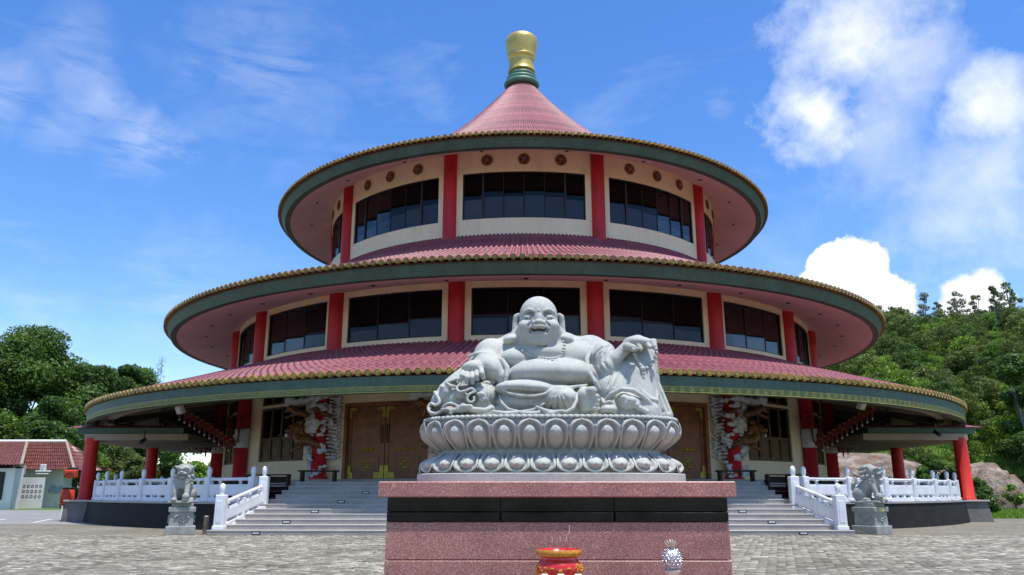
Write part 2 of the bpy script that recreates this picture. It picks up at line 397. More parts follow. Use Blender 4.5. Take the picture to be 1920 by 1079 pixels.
# ------------------------------------------------------------------ implicit sculpting (smooth unions, then surface nets)
class SDF:
    def __init__(s, lo, hi, h):
        s.lo = np.array(lo, float); s.h = h; s.n = np.ceil((np.array(hi) - s.lo) / h).astype(int) + 1
        s.g = np.full(s.n, 9.0, np.float32)
    def win(s, lo, hi, k):
        m = k + 3 * s.h
        a = np.clip(np.floor((np.array(lo) - m - s.lo) / s.h).astype(int), 0, s.n - 1); b = np.clip(np.ceil((np.array(hi) + m - s.lo) / s.h).astype(int) + 1, 1, s.n)
        if np.any(b <= a): return None
        ax = [(s.lo[i] + s.h * np.arange(a[i], b[i])).astype(np.float32) for i in range(3)]
        return (slice(a[0], b[0]), slice(a[1], b[1]), slice(a[2], b[2])), ax[0][:, None, None], ax[1][None, :, None], ax[2][None, None, :]
    def blend(s, sl, d, k, op):
        g = s.g[sl]
        if op == 'u':
            r = np.minimum(g, d)
            if k > 0: hh = np.maximum(k - np.abs(g - d), 0) / k; r = r - hh * hh * k * .25
        else:
            d = -d; r = np.maximum(g, d)
            if k > 0: hh = np.maximum(k - np.abs(g - d), 0) / k; r = r + hh * hh * k * .25
        s.g[sl] = r
    def ell(s, c, r, k=.02, rot=None, op='u'):
        c = np.array(c, float); r = np.array(r if hasattr(r, '__len__') else (r, r, r), float); R = r.max() if rot is not None else r
        w = s.win(c - R, c + R, k)
        if w is None: return s
        sl, X, Y, Z = w; X, Y, Z = X - c[0], Y - c[1], Z - c[2]
        if rot is not None:
            M = np.array(Euler(rot).to_matrix()); X, Y, Z = [M[0, i] * X + M[1, i] * Y + M[2, i] * Z for i in range(3)]
        k0 = np.sqrt((X / r[0]) ** 2 + (Y / r[1]) ** 2 + (Z / r[2]) ** 2); k1 = np.sqrt((X / r[0] ** 2) ** 2 + (Y / r[1] ** 2) ** 2 + (Z / r[2] ** 2) ** 2)
        s.blend(sl, (k0 * (k0 - 1) / np.maximum(k1, 1e-6)).astype(np.float32), k, op); return s
    def tube(s, pts, rad, k=.02, op='u', flat=None):
        pts = np.array([tuple(p) for p in pts], float); rad = np.array(rad if hasattr(rad, '__len__') else [rad] * len(pts), float)
        w = s.win(pts.min(0) - rad.max(), pts.max(0) + rad.max(), k)
        if w is None: return s
        sl, X, Y, Z = w; best = None
        for i in range(len(pts) - 1):
            a, b = pts[i], pts[i + 1]; ba = b - a; L = max(ba @ ba, 1e-9)
            px, py, pz = X - a[0], Y - a[1], Z - a[2]
            t = np.clip((px * ba[0] + py * ba[1] + pz * ba[2]) / L, 0, 1)
            d = np.sqrt((px - ba[0] * t) ** 2 + (py - ba[1] * t) ** 2 + (pz - ba[2] * t) ** 2) - (rad[i] + (rad[i + 1] - rad[i]) * t)
            best = d if best is None else np.minimum(best, d)
        s.blend(sl, best.astype(np.float32), k, op); return s
    def box(s, c, hs, rr=.01, k=.01, rot=None, op='u'):
        c = np.array(c, float); hs = np.array(hs, float); Rb = np.full(3, np.linalg.norm(hs)) if rot is not None else hs
        w = s.win(c - Rb, c + Rb, k)
        if w is None: return s
        sl, X, Y, Z = w; X, Y, Z = X - c[0], Y - c[1], Z - c[2]
        if rot is not None:
            M = np.array(Euler(rot).to_matrix()); X, Y, Z = [M[0, i] * X + M[1, i] * Y + M[2, i] * Z for i in range(3)]
        q = [np.abs(A) - (hs[i] - rr) for i, A in enumerate((X, Y, Z))]
        d = np.sqrt(np.maximum(q[0], 0) ** 2 + np.maximum(q[1], 0) ** 2 + np.maximum(q[2], 0) ** 2) + np.minimum(np.maximum(np.maximum(q[0], q[1]), q[2]), 0) - rr
        s.blend(sl, d.astype(np.float32), k, op); return s
    def cut_below(s, z):
        Z = (s.lo[2] + s.h * np.arange(s.n[2])).astype(np.float32); s.g = np.maximum(s.g, (z - Z)[None, None, :])
    def mesh(s):
        g = s.g; g[0] = g[-1] = 9; g[:, 0] = g[:, -1] = 9; g[:, :, 0] = g[:, :, -1] = 9
        ins = g < 0; nx, ny, nz = g.shape
        c = np.zeros((nx - 1, ny - 1, nz - 1), np.int8)
        for dx in (0, 1):
            for dy in (0, 1):
                for dz in (0, 1): c += ins[dx:nx - 1 + dx, dy:ny - 1 + dy, dz:nz - 1 + dz]
        act = np.argwhere((c > 0) & (c < 8)); idx = np.full(c.shape, -1, np.int32); idx[tuple(act.T)] = np.arange(len(act))
        acc = np.zeros((len(act), 3)); cnt = np.zeros(len(act))
        cor = [(x, y, z) for x in (0, 1) for y in (0, 1) for z in (0, 1)]
        for a in cor:
            for ax in range(3):
                if a[ax] == 1: continue
                b = list(a); b[ax] = 1
                va = g[act[:, 0] + a[0], act[:, 1] + a[1], act[:, 2] + a[2]]; vb = g[act[:, 0] + b[0], act[:, 1] + b[1], act[:, 2] + b[2]]
                m = (va < 0) != (vb < 0); t = np.where(m, va / np.where(m, va - vb, 1), 0)
                p = np.array(a, float)[None, :].repeat(len(act), 0); p[:, ax] += t
                acc[m] += p[m]; cnt[m] += 1
        V = s.lo + s.h * (act + acc / np.maximum(cnt, 1)[:, None]); Fs = []
        for ax in range(3):
            o1, o2 = (ax + 1) % 3, (ax + 2) % 3
            sa = [slice(1, -1)] * 3; sb = [slice(1, -1)] * 3; sa[ax] = slice(0, -1); sb[ax] = slice(1, None)
            A = ins[tuple(sa)]; B = ins[tuple(sb)]
            E = np.argwhere(A != B); off = np.ones(3, int); off[ax] = 0; E = E + off
            flip = ins[tuple(E.T)]
            q = []
            for u, v in ((-1, -1), (0, -1), (0, 0), (-1, 0)):
                I = E.copy(); I[:, o1] += u; I[:, o2] += v; q.append(idx[tuple(I.T)])
            q = np.stack(q, 1); q[~flip] = q[~flip][:, ::-1]; Fs.append(q)
        Fq = np.concatenate(Fs); Fq = Fq[(Fq >= 0).all(1)]
        return V.astype(np.float32), Fq
# ================================================================== THE TEMPLE
XC, YC = 0.43, 49.5
temple = empty('temple', (XC, YC, 0))
tag(temple, 'round three-tiered temple with pink tiled roofs, green eaves and golden finial', 'temple')
def pol(R, a, z):
    a = R_(a); return (R * math.sin(a), -R * math.cos(a), z)

# ---- roofs: fascia ring, soffit, barrel tile rows and gold eave tiles
ROOFS = [  # Re, ze, Rw, zw, curve, rows, tile length, single rows, fascia profile, soffit profile
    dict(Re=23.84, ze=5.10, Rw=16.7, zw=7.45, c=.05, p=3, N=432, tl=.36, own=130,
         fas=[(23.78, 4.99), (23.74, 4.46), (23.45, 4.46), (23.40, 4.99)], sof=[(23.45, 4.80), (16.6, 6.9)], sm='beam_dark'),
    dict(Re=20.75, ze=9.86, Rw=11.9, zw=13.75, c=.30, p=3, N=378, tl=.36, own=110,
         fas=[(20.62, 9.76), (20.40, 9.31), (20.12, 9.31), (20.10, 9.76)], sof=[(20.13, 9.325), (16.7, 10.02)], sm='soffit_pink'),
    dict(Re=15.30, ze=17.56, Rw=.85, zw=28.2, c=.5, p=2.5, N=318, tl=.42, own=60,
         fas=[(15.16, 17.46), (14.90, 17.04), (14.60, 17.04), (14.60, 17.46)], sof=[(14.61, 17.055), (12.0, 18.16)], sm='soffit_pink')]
def roof_z(q, R):
    t = (q['Re'] - R) / (q['Re'] - q['Rw']); return q['ze'] + (q['zw'] - q['ze']) * (t * (1 - q['c']) + q['c'] * t ** q['p'])
roof_objs = []
for q in ROOFS:
    ro = MB().lathe(q['fas'], 180, close=True).build('roof', 'fascia_green', temple, True); auto_smooth(ro, 50)
    roof_objs.append(ro)
    # deck under the tiles and soffit
    prof = [(R, roof_z(q, R) - .07) for R in np.linspace(q['Re'] - .12, q['Rw'], 40)]
    MB().lathe(prof, 120).build('roof_deck', 'tile_pink', ro, True)
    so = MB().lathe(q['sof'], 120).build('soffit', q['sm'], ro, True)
    # dark drip line between tiles and fascia
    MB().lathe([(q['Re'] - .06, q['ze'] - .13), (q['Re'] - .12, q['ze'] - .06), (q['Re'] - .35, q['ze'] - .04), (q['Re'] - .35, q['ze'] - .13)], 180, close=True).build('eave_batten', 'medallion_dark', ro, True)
    # one barrel tile row, a wedge pointing to the front
    N = q['N']; L = math.hypot(q['Re'] - q['Rw'], q['zw'] - q['ze']); nt = int(L / q['tl'])
    cross = [(-1, 0), (-.62, .02), (-.52, .34), (-.2, .60), (.2, .60), (.52, .34), (.62, .02), (1, 0)]
    Rs, hs = [], []
    for k in range(nt):
        f0, f1 = k / nt, (k + 1) / nt - .001
        Rs += [q['Re'] + (q['Rw'] - q['Re']) * f0, q['Re'] + (q['Rw'] - q['Re']) * f1]; hs += [.028, 0.0]
    V = []
    for R, h in zip(Rs, hs):
        w = math.pi * R / N
        for u, v in cross:
            a = u * math.pi / N; rr = R; V.append((rr * math.sin(a), -rr * math.cos(a), roof_z(q, R) + v * w * 1.05 + (h if abs(u) < .9 else h * .5)))
    P = len(cross); Fc = np.array([(i * P + k, (i + 1) * P + k, (i + 1) * P + k + 1, i * P + k + 1) for i in range(len(Rs) - 1) for k in range(P - 1)])
    V = np.array(V)
    # gold round eave tile with rim, and the drip tile beside it
    w0 = math.pi * q['Re'] / N; rd = w0 * .68
    e = MB(); zc = q['ze'] + .03; y0 = -(q['Re'] + .03)
    ring = [(0, .012), (.55, .012), (.62, 0), (.80, .0), (.86, .016), (1, .010), (1, -.14)]
    nn = 12; pv = [(0, y0 - .012, zc)]
    for rr, d in ring[1:]:
        for k in range(nn):
            a = 2 * math.pi * k / nn; pv.append((rd * rr * math.sin(a), y0 - d, zc + rd * rr * math.cos(a)))
    ff = [(0, 1 + k, 1 + (k + 1) % nn) for k in range(nn)]
    for j in range(len(ring) - 2):
        for k in range(nn): ff.append((1 + j * nn + k, 1 + (j + 1) * nn + k, 1 + (j + 1) * nn + (k + 1) % nn, 1 + j * nn + (k + 1) % nn))
    e.add(pv, ff)
    ca, sa = math.cos(math.pi / N), math.sin(math.pi / N)
    dx = lambda x, yy, z: (x * ca - yy * sa, x * sa + yy * ca, z)
    dr = [(-.62, .02), (-.3, -.30), (0, -.62), (.3, -.30), (.62, .02), (.3, .10), (-.3, .10)]
    e.add([dx(u * w0 * .72, y0 + .01, zc + v * w0 * .72) for u, v in dr] + [dx(u * w0 * .72, y0 + .05, zc + v * w0 * .72) for u, v in dr],
          [list(range(7))] + [(i, i + 7, (i + 1) % 7 + 7, (i + 1) % 7) for i in range(7)])
    EV = np.concatenate(e.V)
    row = mesh_obj('tile_row', V, Fc, 'tile_pink', ro); etile = mesh_obj('eave_tile', EV, e.F, 'tile_gold', ro); auto_smooth(row, 60); auto_smooth(etile, 40)
    order = sorted(range(N), key=lambda i: abs(((i + .5) / N + .5) % 1 - .5))
    first = True; rest = []
    for j, i in enumerate(order):
        ang = 2 * math.pi * (i + .5) / N
        if j < q['own']:
            r = row if first else copy_obj(row, ro); t = etile if first else copy_obj(etile, ro); first = False
            r.rotation_euler = t.rotation_euler = (0, 0, ang)
        else: rest.append(ang)
    def spread(V, Fc, angs):
        A = np.array(angs); c, s = np.cos(A)[:, None], np.sin(A)[:, None]
        X = c * V[None, :, 0] - s * V[None, :, 1]; Y = s * V[None, :, 0] + c * V[None, :, 1]; Z = np.repeat(V[None, :, 2], len(A), 0)
        return np.stack([X, Y, Z], -1).reshape(-1, 3)
    FV = spread(V, Fc, rest); FF = (Fc[None] + (np.arange(len(rest)) * len(V))[:, None, None]).reshape(-1, 4)
    tag(auto_smooth(mesh_obj('tile_field', FV, FF, 'tile_pink', ro), 60), kind='stuff')
    GV = spread(EV, None, rest); GF = [[i + m * len(EV) for i in f] for m in range(len(rest)) for f in e.F]
    tag(auto_smooth(mesh_obj('eave_tile_run', GV, GF, 'tile_gold', ro), 40), kind='stuff')

# ---- gold key pattern along the lowest fascia
kp = [(0, 0), (0, 1), (1, 1), (1, .28), (.42, .28), (.42, .62), (.70, .62)]
MK = 940; wk = 2 * math.pi * 23.76 / MK; KV, KF = [], []
def strip(p0, p1, th, a0, base):
    (u0, v0), (u1, v1) = p0, p1
    lo = (min(u0, u1) - th, min(v0, v1) - th); hi = (max(u0, u1) + th, max(v0, v1) + th)
    for u, v in ((lo[0], lo[1]), (hi[0], lo[1]), (hi[0], hi[1]), (lo[0], hi[1])):
        a = a0 + u * .74 * wk / 23.76; z = 4.50 + v * .125; R = 23.752
        KV.append((R * math.sin(a), -R * math.cos(a), z))
    KF.append((base, base + 1, base + 2, base + 3))
for i in range(MK):
    a0 = 2 * math.pi * i / MK
    if abs((a0 + math.pi) % (2 * math.pi) - math.pi) > 1.9: continue
    for k in range(len(kp) - 1): strip(kp[k], kp[k + 1], .075, a0, len(KV))
tag(mesh_obj('key_pattern', KV, KF, 'gold_key', roof_objs[0]), kind='stuff')
MB().arc(23.742, 23.758, 4.462, 4.488, -110, 110, 90).build('gold_line', 'gold_key', roof_objs[0])
MB().arc(23.742, 23.762, 4.650, 4.668, -110, 110, 90).build('gold_line', 'gold_key', roof_objs[0])

# ---- small recessed lights in the soffits
sl = MB().lathe([(0, -.015), (.085, -.015), (.10, 0)], 12).build('soffit_light', 'black_metal', roof_objs[1])
first = True
for ri, R, z, off, step in ((1, 18.6, 9.62, 0, 10), (2, 13.4, 17.56, 9, 18)):
    for a in range(-90 + off, 100, step):
        o = sl if first else copy_obj(sl, roof_objs[ri]); first = False
        o.parent = roof_objs[ri]; o.location = pol(R, a, z - .02)

# ---- finial
fin = MB().lathe([(0.0, 0), (.93, 0), (.96, .06), (.90, .14), (.86, .4), (.86, .85), (.9, 1.12), (.97, 1.2), (.98, 1.27), (.94, 1.33), (.98, 1.5), (1.06, 1.9), (1.12, 2.3), (1.12, 2.58), (1.06, 2.82), (.88, 2.99), (.5, 3.08), (0, 3.1)], 48).build('finial', 'gold_leaf', temple, True)
fin.location = (0, 0, 29.28); fin.scale = (1, 1, .93)
for r, z, t in ((1.13, -.98, .23), (1.02, -.62, .20), (.92, -.28, .19)):
    MB().lathe([(r - .25 + t * 1.25 * math.cos(b) + .05, z + t * math.sin(b)) for b in np.linspace(0, 2 * math.pi, 15)[:-1]], 48, close=True).build('ring', 'trim_green', fin, True)
MB().lathe([(.7, -1.25), (.7, 0)], 32).build('neck', 'trim_green', fin, True)

# ---- upper storeys: columns, walls, windows
def pane_quad(R, a0, a1, z0, z1, tilt=0.0):
    p = [pol(R, a0, z0), pol(R, a1, z0), pol(R - tilt, a1, z1), pol(R - tilt, a0, z1)]
    c = np.array(p); nrm = np.cross(c[1] - c[0], c[3] - c[0]); nrm /= np.linalg.norm(nrm)
    b = c - nrm * .012
    return np.concatenate([c, b]), [(0, 1, 2, 3), (7, 6, 5, 4), (0, 4, 5, 1), (1, 5, 6, 2), (2, 6, 7, 3), (3, 7, 4, 0)]
rj = random.Random(3)
def storey(R, z0, zs, zh, z1, step, colr, half, npane, mull, colR):
    kmax = int(118 / step)
    for k in range(-kmax, kmax + 1):
        c = k * step
        w = MB()
        w.arc(R - .25, R, z0, zs, c - step / 2, c + step / 2, 8)                 # below the window
        w.arc(R - .25, R, zh, z1, c - step / 2, c + step / 2, 8)                 # above
        w.arc(R - .25, R - .001, zs, zh, c - step / 2, c - half, 2); w.arc(R - .25, R - .001, zs, zh, c + half, c + step / 2, 2)
        wo = w.build('wall', 'cream_wall', temple)
        fr = MB(); t = .05
        dg = math.degrees(t / R)
        fr.arc(R - .16, R - .05, zs, zs + t, c - half, c + half, 8); fr.arc(R - .16, R - .05, zh - t, zh, c - half, c + half, 8)
        fr.arc(R - .16, R - .05, zs + t, zh - t, c - half, c - half + dg, 1); fr.arc(R - .16, R - .05, zs + t, zh - t, c + half - dg, c + half, 1)
        pw = 2 * half / npane
        for m in range(1, npane):
            a = c - half + m * pw; hw = (.045 if m in mull else .012)
            fr.arc(R - .15, R - .06 if m in mull else R - .09, zs + t, zh - t, a - math.degrees(hw / R), a + math.degrees(hw / R), 1)
        wi = fr.build('window', 'window_frame', temple)
        for m in range(npane):
            a0 = c - half + m * pw + .12; a1 = a0 + pw - .24
            V, Fc = pane_quad(R - .11, a0, a1, zs + t * .6, zh - t * .6, rj.uniform(-.03, .05))
            mesh_obj('pane', V, Fc, 'window_glass', wi)
            am_ = (a0 + a1) / 2; fr_ = (.50 if npane > 3 else .46) - .0042 * abs(am_) - (.10 * abs(m - (npane - 1) / 2) * (abs(c) > 1) * (1 if (am_ - c) * c > 0 else -.4)) / max(1, npane / 3) + rj.uniform(-.015, .015)
            if abs(am_) < 95:
                V, Fc = pane_quad(R - .16, a0, a1, zs + .03, zs + (zh - zs) * max(.15, fr_)); mesh_obj('blind', V, Fc, 'blind_%d' % rj.choice((0, 1, 1, 2, 3, 4) if npane > 3 else (1, 3, 4, 4)), wi)
        ring_a = c + step / 2
        # column at the bay's right edge
        co = MB().lathe([(colr, z0), (colr, z1 + .12)], 24, c=pol(colR, ring_a, 0)).build('column', 'red_paint', temple, True)
    MB().lathe([(R - 1.6, z0 - .2), (R - 1.6, z1), (.5, z1 + .05)], 60).build('inner_room', 'dark_interior', temple)
    MB().lathe([(R - .26, z0 - .05), (.5, z0 - .05)], 60).build('inner_floor', 'dark_interior', temple)
storey(16.9, 6.9, 7.64, 9.70, 10.01, 20, .36, 7.85, 3, (), 16.92)
storey(12.1, 12.9, 14.50, 16.97, 18.14, 36, .345, 14.9, 6, (1, 5), 12.14)

# ---- round medallions under the top eave
def medallion():
    b = MB().lathe([(0, .05), (.20, .05), (.20, .05)], 24).build('medallion', 'medallion_brown', temple)
    return b
def disc(r, y, d, n=24):
    V = [(0, y, 0)] + [(r * math.sin(2 * math.pi * k / n), y, r * math.cos(2 * math.pi * k / n)) for k in range(n)] + [(r * math.sin(2 * math.pi * k / n), y + d, r * math.cos(2 * math.pi * k / n)) for k in range(n)]
    return V, [(0, 1 + (k + 1) % n, 1 + k) for k in range(n)] + [(1 + k, 1 + (k + 1) % n, 1 + n + (k + 1) % n, 1 + n + k) for k in range(n)]
m0 = None
for k in range(-3, 4):
    for j in (-8.9, 0, 8.9):
        a = k * 36 + j
        if m0 is None:
            m0 = MB().add(*disc(.30, -.05, .06)).build('medallion', 'medallion_brown', temple)
            m1 = MB().add(*disc(.205, -.065, .03)).build('disc', 'medallion_dark', m0)
            g = MB(); t = .030; s = .125
            for cx, cz, sx, sz in ((0, 0, t, 2 * s), (0, 0, 2 * s, t), (s / 2, s, s, t), (-s / 2, -s, s, t), (s, -s / 2, t, s), (-s, s / 2, t, s)):
                g.box((cx, -.078, cz), (sx + .012, .02 + .001 * abs(sx), sz + .012))
            m2 = g.build('emblem', 'emblem_grey', m0); o = m0
        else:
            o = copy_obj(m0, temple); copy_obj(m1, o); copy_obj(m2, o)
        o.location = pol(12.1, a, 17.62); o.rotation_euler = (0, 0, R_(a))

# ---- ground storey: wall, doors, windows, columns
FL = 1.80; RW = 17.2
def gwall(a0, a1, z0, z1): return MB().arc(RW - .3, RW, z0, z1, a0, a1, max(2, int((a1 - a0) / 2))).build('wall', 'cream_wall', temple)
DT, WT0, WT1 = 4.95, 2.62, 5.05
for c in (-20, 0, 20): gwall(c - 6.6, c + 6.6, DT, 6.95)
for s in (-1, 1):
    lo, hi = sorted((s * 6.6, s * 13.4)); gwall(lo, hi, 1.6, 6.95)
    lo, hi = sorted((s * 26.6, s * 34.2)); gwall(lo, hi, 1.6, 6.95)
    for c in (40, 60, 80, 100):
        c0 = c * s; gwall(c0 - 5.8, c0 + 5.8, 1.6, WT0); gwall(c0 - 5.8, c0 + 5.8, WT1, WT1 + .12); gwall(c0 - 5.8, c0 + 5.8, WT1 + .75, 6.95)
        gwall(c0 + (5.8), c0 + 14.2, 1.6, 6.95) if s > 0 else gwall(c0 - 14.2, c0 - 5.8, 1.6, 6.95)
        fr = MB()
        for (z0, z1) in ((WT0, WT1), (WT1 + .12, WT1 + .75)):
            fr.arc(RW - .2, RW - .05, z0, z0 + .09, c0 - 5.8, c0 + 5.8, 4); fr.arc(RW - .2, RW - .05, z1 - .09, z1, c0 - 5.8, c0 + 5.8, 4)
            for a in (-5.62, -2.8, 0, 2.8, 5.62): fr.arc(RW - .19, RW - .055, z0 + .09, z1 - .09, c0 + a - .17, c0 + a + .17, 1)
        fr.arc(RW - .18, RW - .07, WT0 + .95, WT0 + 1.08, c0 - 5.4, c0 + 5.4, 4)
        wi = fr.build('window', 'mid_wood', temple)
        for a in (-4.2, -1.4, 1.4, 4.2):
            MB().arc(RW - .16, RW - .12, WT0 + .09, WT0 + .95, c0 + a - 1.2, c0 + a + 1.2, 1).build('panel', 'mid_wood', wi)
            V, Fc = pane_quad(RW - .13, c0 + a - 1.2, c0 + a + 1.2, WT0 + 1.08, WT1 - .09); mesh_obj('pane', V, Fc, 'window_glass', wi)
            V, Fc = pane_quad(RW - .13, c0 + a - 1.2, c0 + a + 1.2, WT1 + .21, WT1 + .66); mesh_obj('pane', V, Fc, 'window_glass', wi)
            MB().arc(RW - .12, RW - .10, WT0 + .22, WT0 + .82, c0 + a - .85, c0 + a + .85, 1).build('raised_panel', 'mid_wood', wi)
MB().lathe([(RW - 2.2, 1.5), (RW - 2.2, 7.0), (.5, 7.05)], 48).build('inner_room', 'dark_interior', temple)
# double doors with brass corner plates and round medallions
def door(c):
    d = MB()
    d.arc(RW - .32, RW + .03, FL, DT, c - 6.6, c - 6.1, 1); d.arc(RW - .32, RW + .03, FL, DT, c + 6.1, c + 6.6, 1); d.arc(RW - .32, RW + .028, DT - .16, DT, c - 6.1, c + 6.1, 4)
    do = d.build('door', 'door_wood', temple)
    for s in (-1, 1):
        a0, a1 = sorted((c + s * .06, c + s * 6.08)); w = a1 - a0
        lf = MB(); lf.arc(RW - .22, RW - .16, FL + .02, DT - .17, a0, a1, 3)
        for z0, z1 in ((FL + .02, FL + .22), (FL + .98, FL + 1.06), (FL + 1.36, FL + 1.46), (DT - .42, DT - .17)): lf.arc(RW - .17, RW - .125, z0, z1, a0 + .5, a1 - .5, 3)
        lf.arc(RW - .17, RW - .124, FL + .02, DT - .17, a0, a0 + .5, 1); lf.arc(RW - .17, RW - .124, FL + .02, DT - .17, a1 - .5, a1, 1)
        for z0, z1 in ((FL + .30, FL + .90), (FL + 1.58, DT - .55)): lf.arc(RW - .17, RW - .14, z0, z1, a0 + .85, a1 - .85, 3)
        lo = lf.build('door_leaf', 'door_wood', do)
        am = (a0 + a1) / 2
        def plate(r0, r1, z0, z1, x0, x1): MB().arc(r0, r1, z0, z1, min(x0, x1), max(x0, x1), 1).build('corner_plate', 'brass', do)
        for ac, sg in ((a0, 1), (a1, -1)):
            near = (abs(ac - c) < 1)
            plate(RW - .122, RW - .108, FL + .03, FL + .28, ac, ac + sg * (1.55 if near else 1.0)); plate(RW - .121, RW - .109, FL + .28, FL + .55, ac, ac + sg * .62)
            plate(RW - .122, RW - .112, DT - .32, DT - .2, ac, ac + sg * 1.2); plate(RW - .121, RW - .113, DT - .62, DT - .32, ac, ac + sg * .5)
        b = MB()
        for j in range(-3, 4): b.sphere(pol(RW - .13, am + j * .42, FL + 1.21), (.05, .03, .045 if j % 2 else .075), 8, 6)
        tag(b.build('scroll_ornament', 'brass', do, True), kind='stuff'); b = MB()
        for rr in (.24, .13):
            for k in range(10):
                if (k * 7 + int(rr * 100)) % 5 == 0: continue
                t = 2 * math.pi * k / 10; da = math.degrees(rr * math.cos(t) / RW)
                b.sphere(pol(RW - .13, am + da, FL + .60 + rr * math.sin(t)), (.055, .025, .05), 6, 5)
        tag(b.build('round_seal', 'brass', do, True), kind='stuff')
        h = MB(); h.tube([pol(RW - .05, c + s * .42, FL + 1.45), pol(RW - .05, c + s * .42, FL + 2.2)], .03, 8); h.box(pol(RW - .09, c + s * .42, FL + 1.48), (.05, .1, .05)); h.box(pol(RW - .09, c + s * .42, FL + 2.17), (.05, .1, .05))
        h.build('handle', 'black_metal', do)
for c in (-20, 0, 20): door(c)

# ---- ground columns; those beside the doors carry dragons and clouds
def ground_column(a, r=.29): return MB().lathe([(r + .08, FL), (r + .08, FL + .12), (r, FL + .18), (r, 6.3)], 24, c=pol(17.5, a, 0)).build('column', 'red_paint', temple, True)
def sculpt_dragon(sx):
    lo, hi = (-1.7, -1.25, 0), (1.7, .65, 3.6); h = .034
    g = SDF(lo, hi, h)
    # body winding up the shaft, then reaching out sideways with its head
    pts, rad = [], []
    for i in range(30):
        t = i / 29; a = -1.2 + 7.8 * t; R = .50 + .08 * math.sin(5 * t)
        pts.append((sx * R * math.sin(a), -R * math.cos(a) - .02, 1.25 + 1.75 * t)); rad.append(.10 + .09 * math.sin(math.pi * min(1, t * 1.25)))
    g.tube(pts, rad, .03)
    hd = np.array((sx * .75, -.62, 2.02))
    neck = [(sx * .15, -.58, 1.52), (sx * .45, -.72, 1.55), (sx * .72, -.70, 1.78), tuple(hd)]
    g.tube(neck, [.17, .18, .17, .18], .05); g.ell(hd + (sx * .02, -.06, .04), (.27, .26, .23), .05); g.ell(hd + (sx * .10, -.34, -.06), (.17, .22, .12), .05); g.ell(hd + (sx * .08, -.26, -.22), (.14, .2, .06), .03)
    for s in (-1, 1):
        g.ell(hd + (s * .10, -.36, .03), .055, .02); g.tube([hd + (s * .12, 0, .18), hd + (s * .2, .18, .42), hd + (s * .17, .25, .58)], [.05, .035, .015], .02)
        for k in range(4): g.tube([hd + (s * .2, .02, .1 - k * .1), hd + (s * (.38 + .04 * k), .1, .16 - k * .17)], [.06, .015], .03)
    up = np.array((sx * 1.05, -.75, 2.95))
    g.tube([(sx * .3, -.6, 2.65), (sx * .65, -.75, 2.75), tuple(up), (sx * 1.38, -.7, 2.82)], [.14, .15, .15, .07], .05)
    for z, ax in ((1.35, .5), (2.35, .62), (2.75, .9)):
        b = np.array((sx * ax, -.55, z)); e = b + (sx * .32, -.18, -.16); g.tube([b, e], [.09, .07], .04)
        for k in range(4): g.tube([e, e + (sx * (.06 + .05 * k), -.08, -.18 + .07 * k)], [.035, .012], .01)
    for i in range(2, 28, 2):
        p = np.array(pts[i]); n = np.array((p[0], p[1], 0)); n /= np.linalg.norm(n) + 1e-6; g.ell(p + n * rad[i], (.05, .05, .07), .02)
    c = SDF(lo, hi, h); rr = random.Random(5)
    def puff(a, z, s, R=.46):
        p = np.array((R * math.sin(a), -R * math.cos(a), z))
        for k in range(5): c.ell(p + (rr.uniform(-1, 1) * s * 1.3, rr.uniform(-.3, .2) * s, rr.uniform(-.5, .5) * s), (s * rr.uniform(.55, .9), s * .5, s * rr.uniform(.35, .6)), .02)
        c.tube([p + (-s * 1.6, 0, -.1 * s), p + (s * 1.7, 0, .1 * s)], [s * .16, s * .12], .03)
    for z in np.arange(.12, 3.5, .21):
        for k in range(3 if z > 1 else 2): puff(rr.uniform(-1.6, 1.6), z + rr.uniform(-.06, .06), rr.uniform(.09, .16) * (1.3 if z > 1.1 else .9))
    for z in np.arange(.85, 3.45, .155):                       # flat cloud relief on the wall towards the door and the other side
        if z > .75: c.ell((-sx * (.62 + rr.uniform(-.05, .12)), .18, z), (rr.uniform(.13, .25), .10, rr.uniform(.05, .085)), .015)
        c.ell((-sx * (.85 + rr.uniform(-.06, .06)), .20, z + .07), (rr.uniform(.08, .15), .09, .05), .01); c.ell((-sx * (.46 + rr.uniform(-.06, .06)), .05, z + .03), (rr.uniform(.10, .17), .10, .055), .01); c.ell((sx * (.50 + rr.uniform(-.06, .3)), .1, z + .05), (rr.uniform(.10, .2), .12, .06), .01)
        if z < 2.0: c.ell((sx * (.58 + rr.uniform(-.08, .18)), .18, z), (rr.uniform(.10, .2), .10, rr.uniform(.05, .08)), .01)
    for k in range(7): c.ell((sx * (.35 + .17 * k), -.45 - .03 * k, 3.28 + rr.uniform(-.05, .07)), (.17, .16, .13), .03)
    c.ell((sx * 1.25, -.6, 3.2), (.35, .12, .2), .03)
    return g.mesh(), c.mesh()
dragon_meshes = {}
for a in (-30, -10, 10, 30):
    sx = -1 if a < 0 else 1
    co = ground_column(a, .31)
    if sx not in dragon_meshes: dragon_meshes[sx] = [None, sculpt_dragon(sx)]
    st = dragon_meshes[sx]
    if st[0] is None:
        (dv, df), (cv, cf) = st[1]
        st[0] = (mesh_obj('dragon', dv, df, 'dragon_gold', co, True), mesh_obj('cloud_relief', cv, cf, 'cloud_white', co, True)); d, c_ = st[0]
    else: d, c_ = copy_obj(st[0][0], co), copy_obj(st[0][1], co)
    for o in (d, c_): o.location = pol(17.5, a, FL + .02); o.rotation_euler = (0, 0, R_(a))
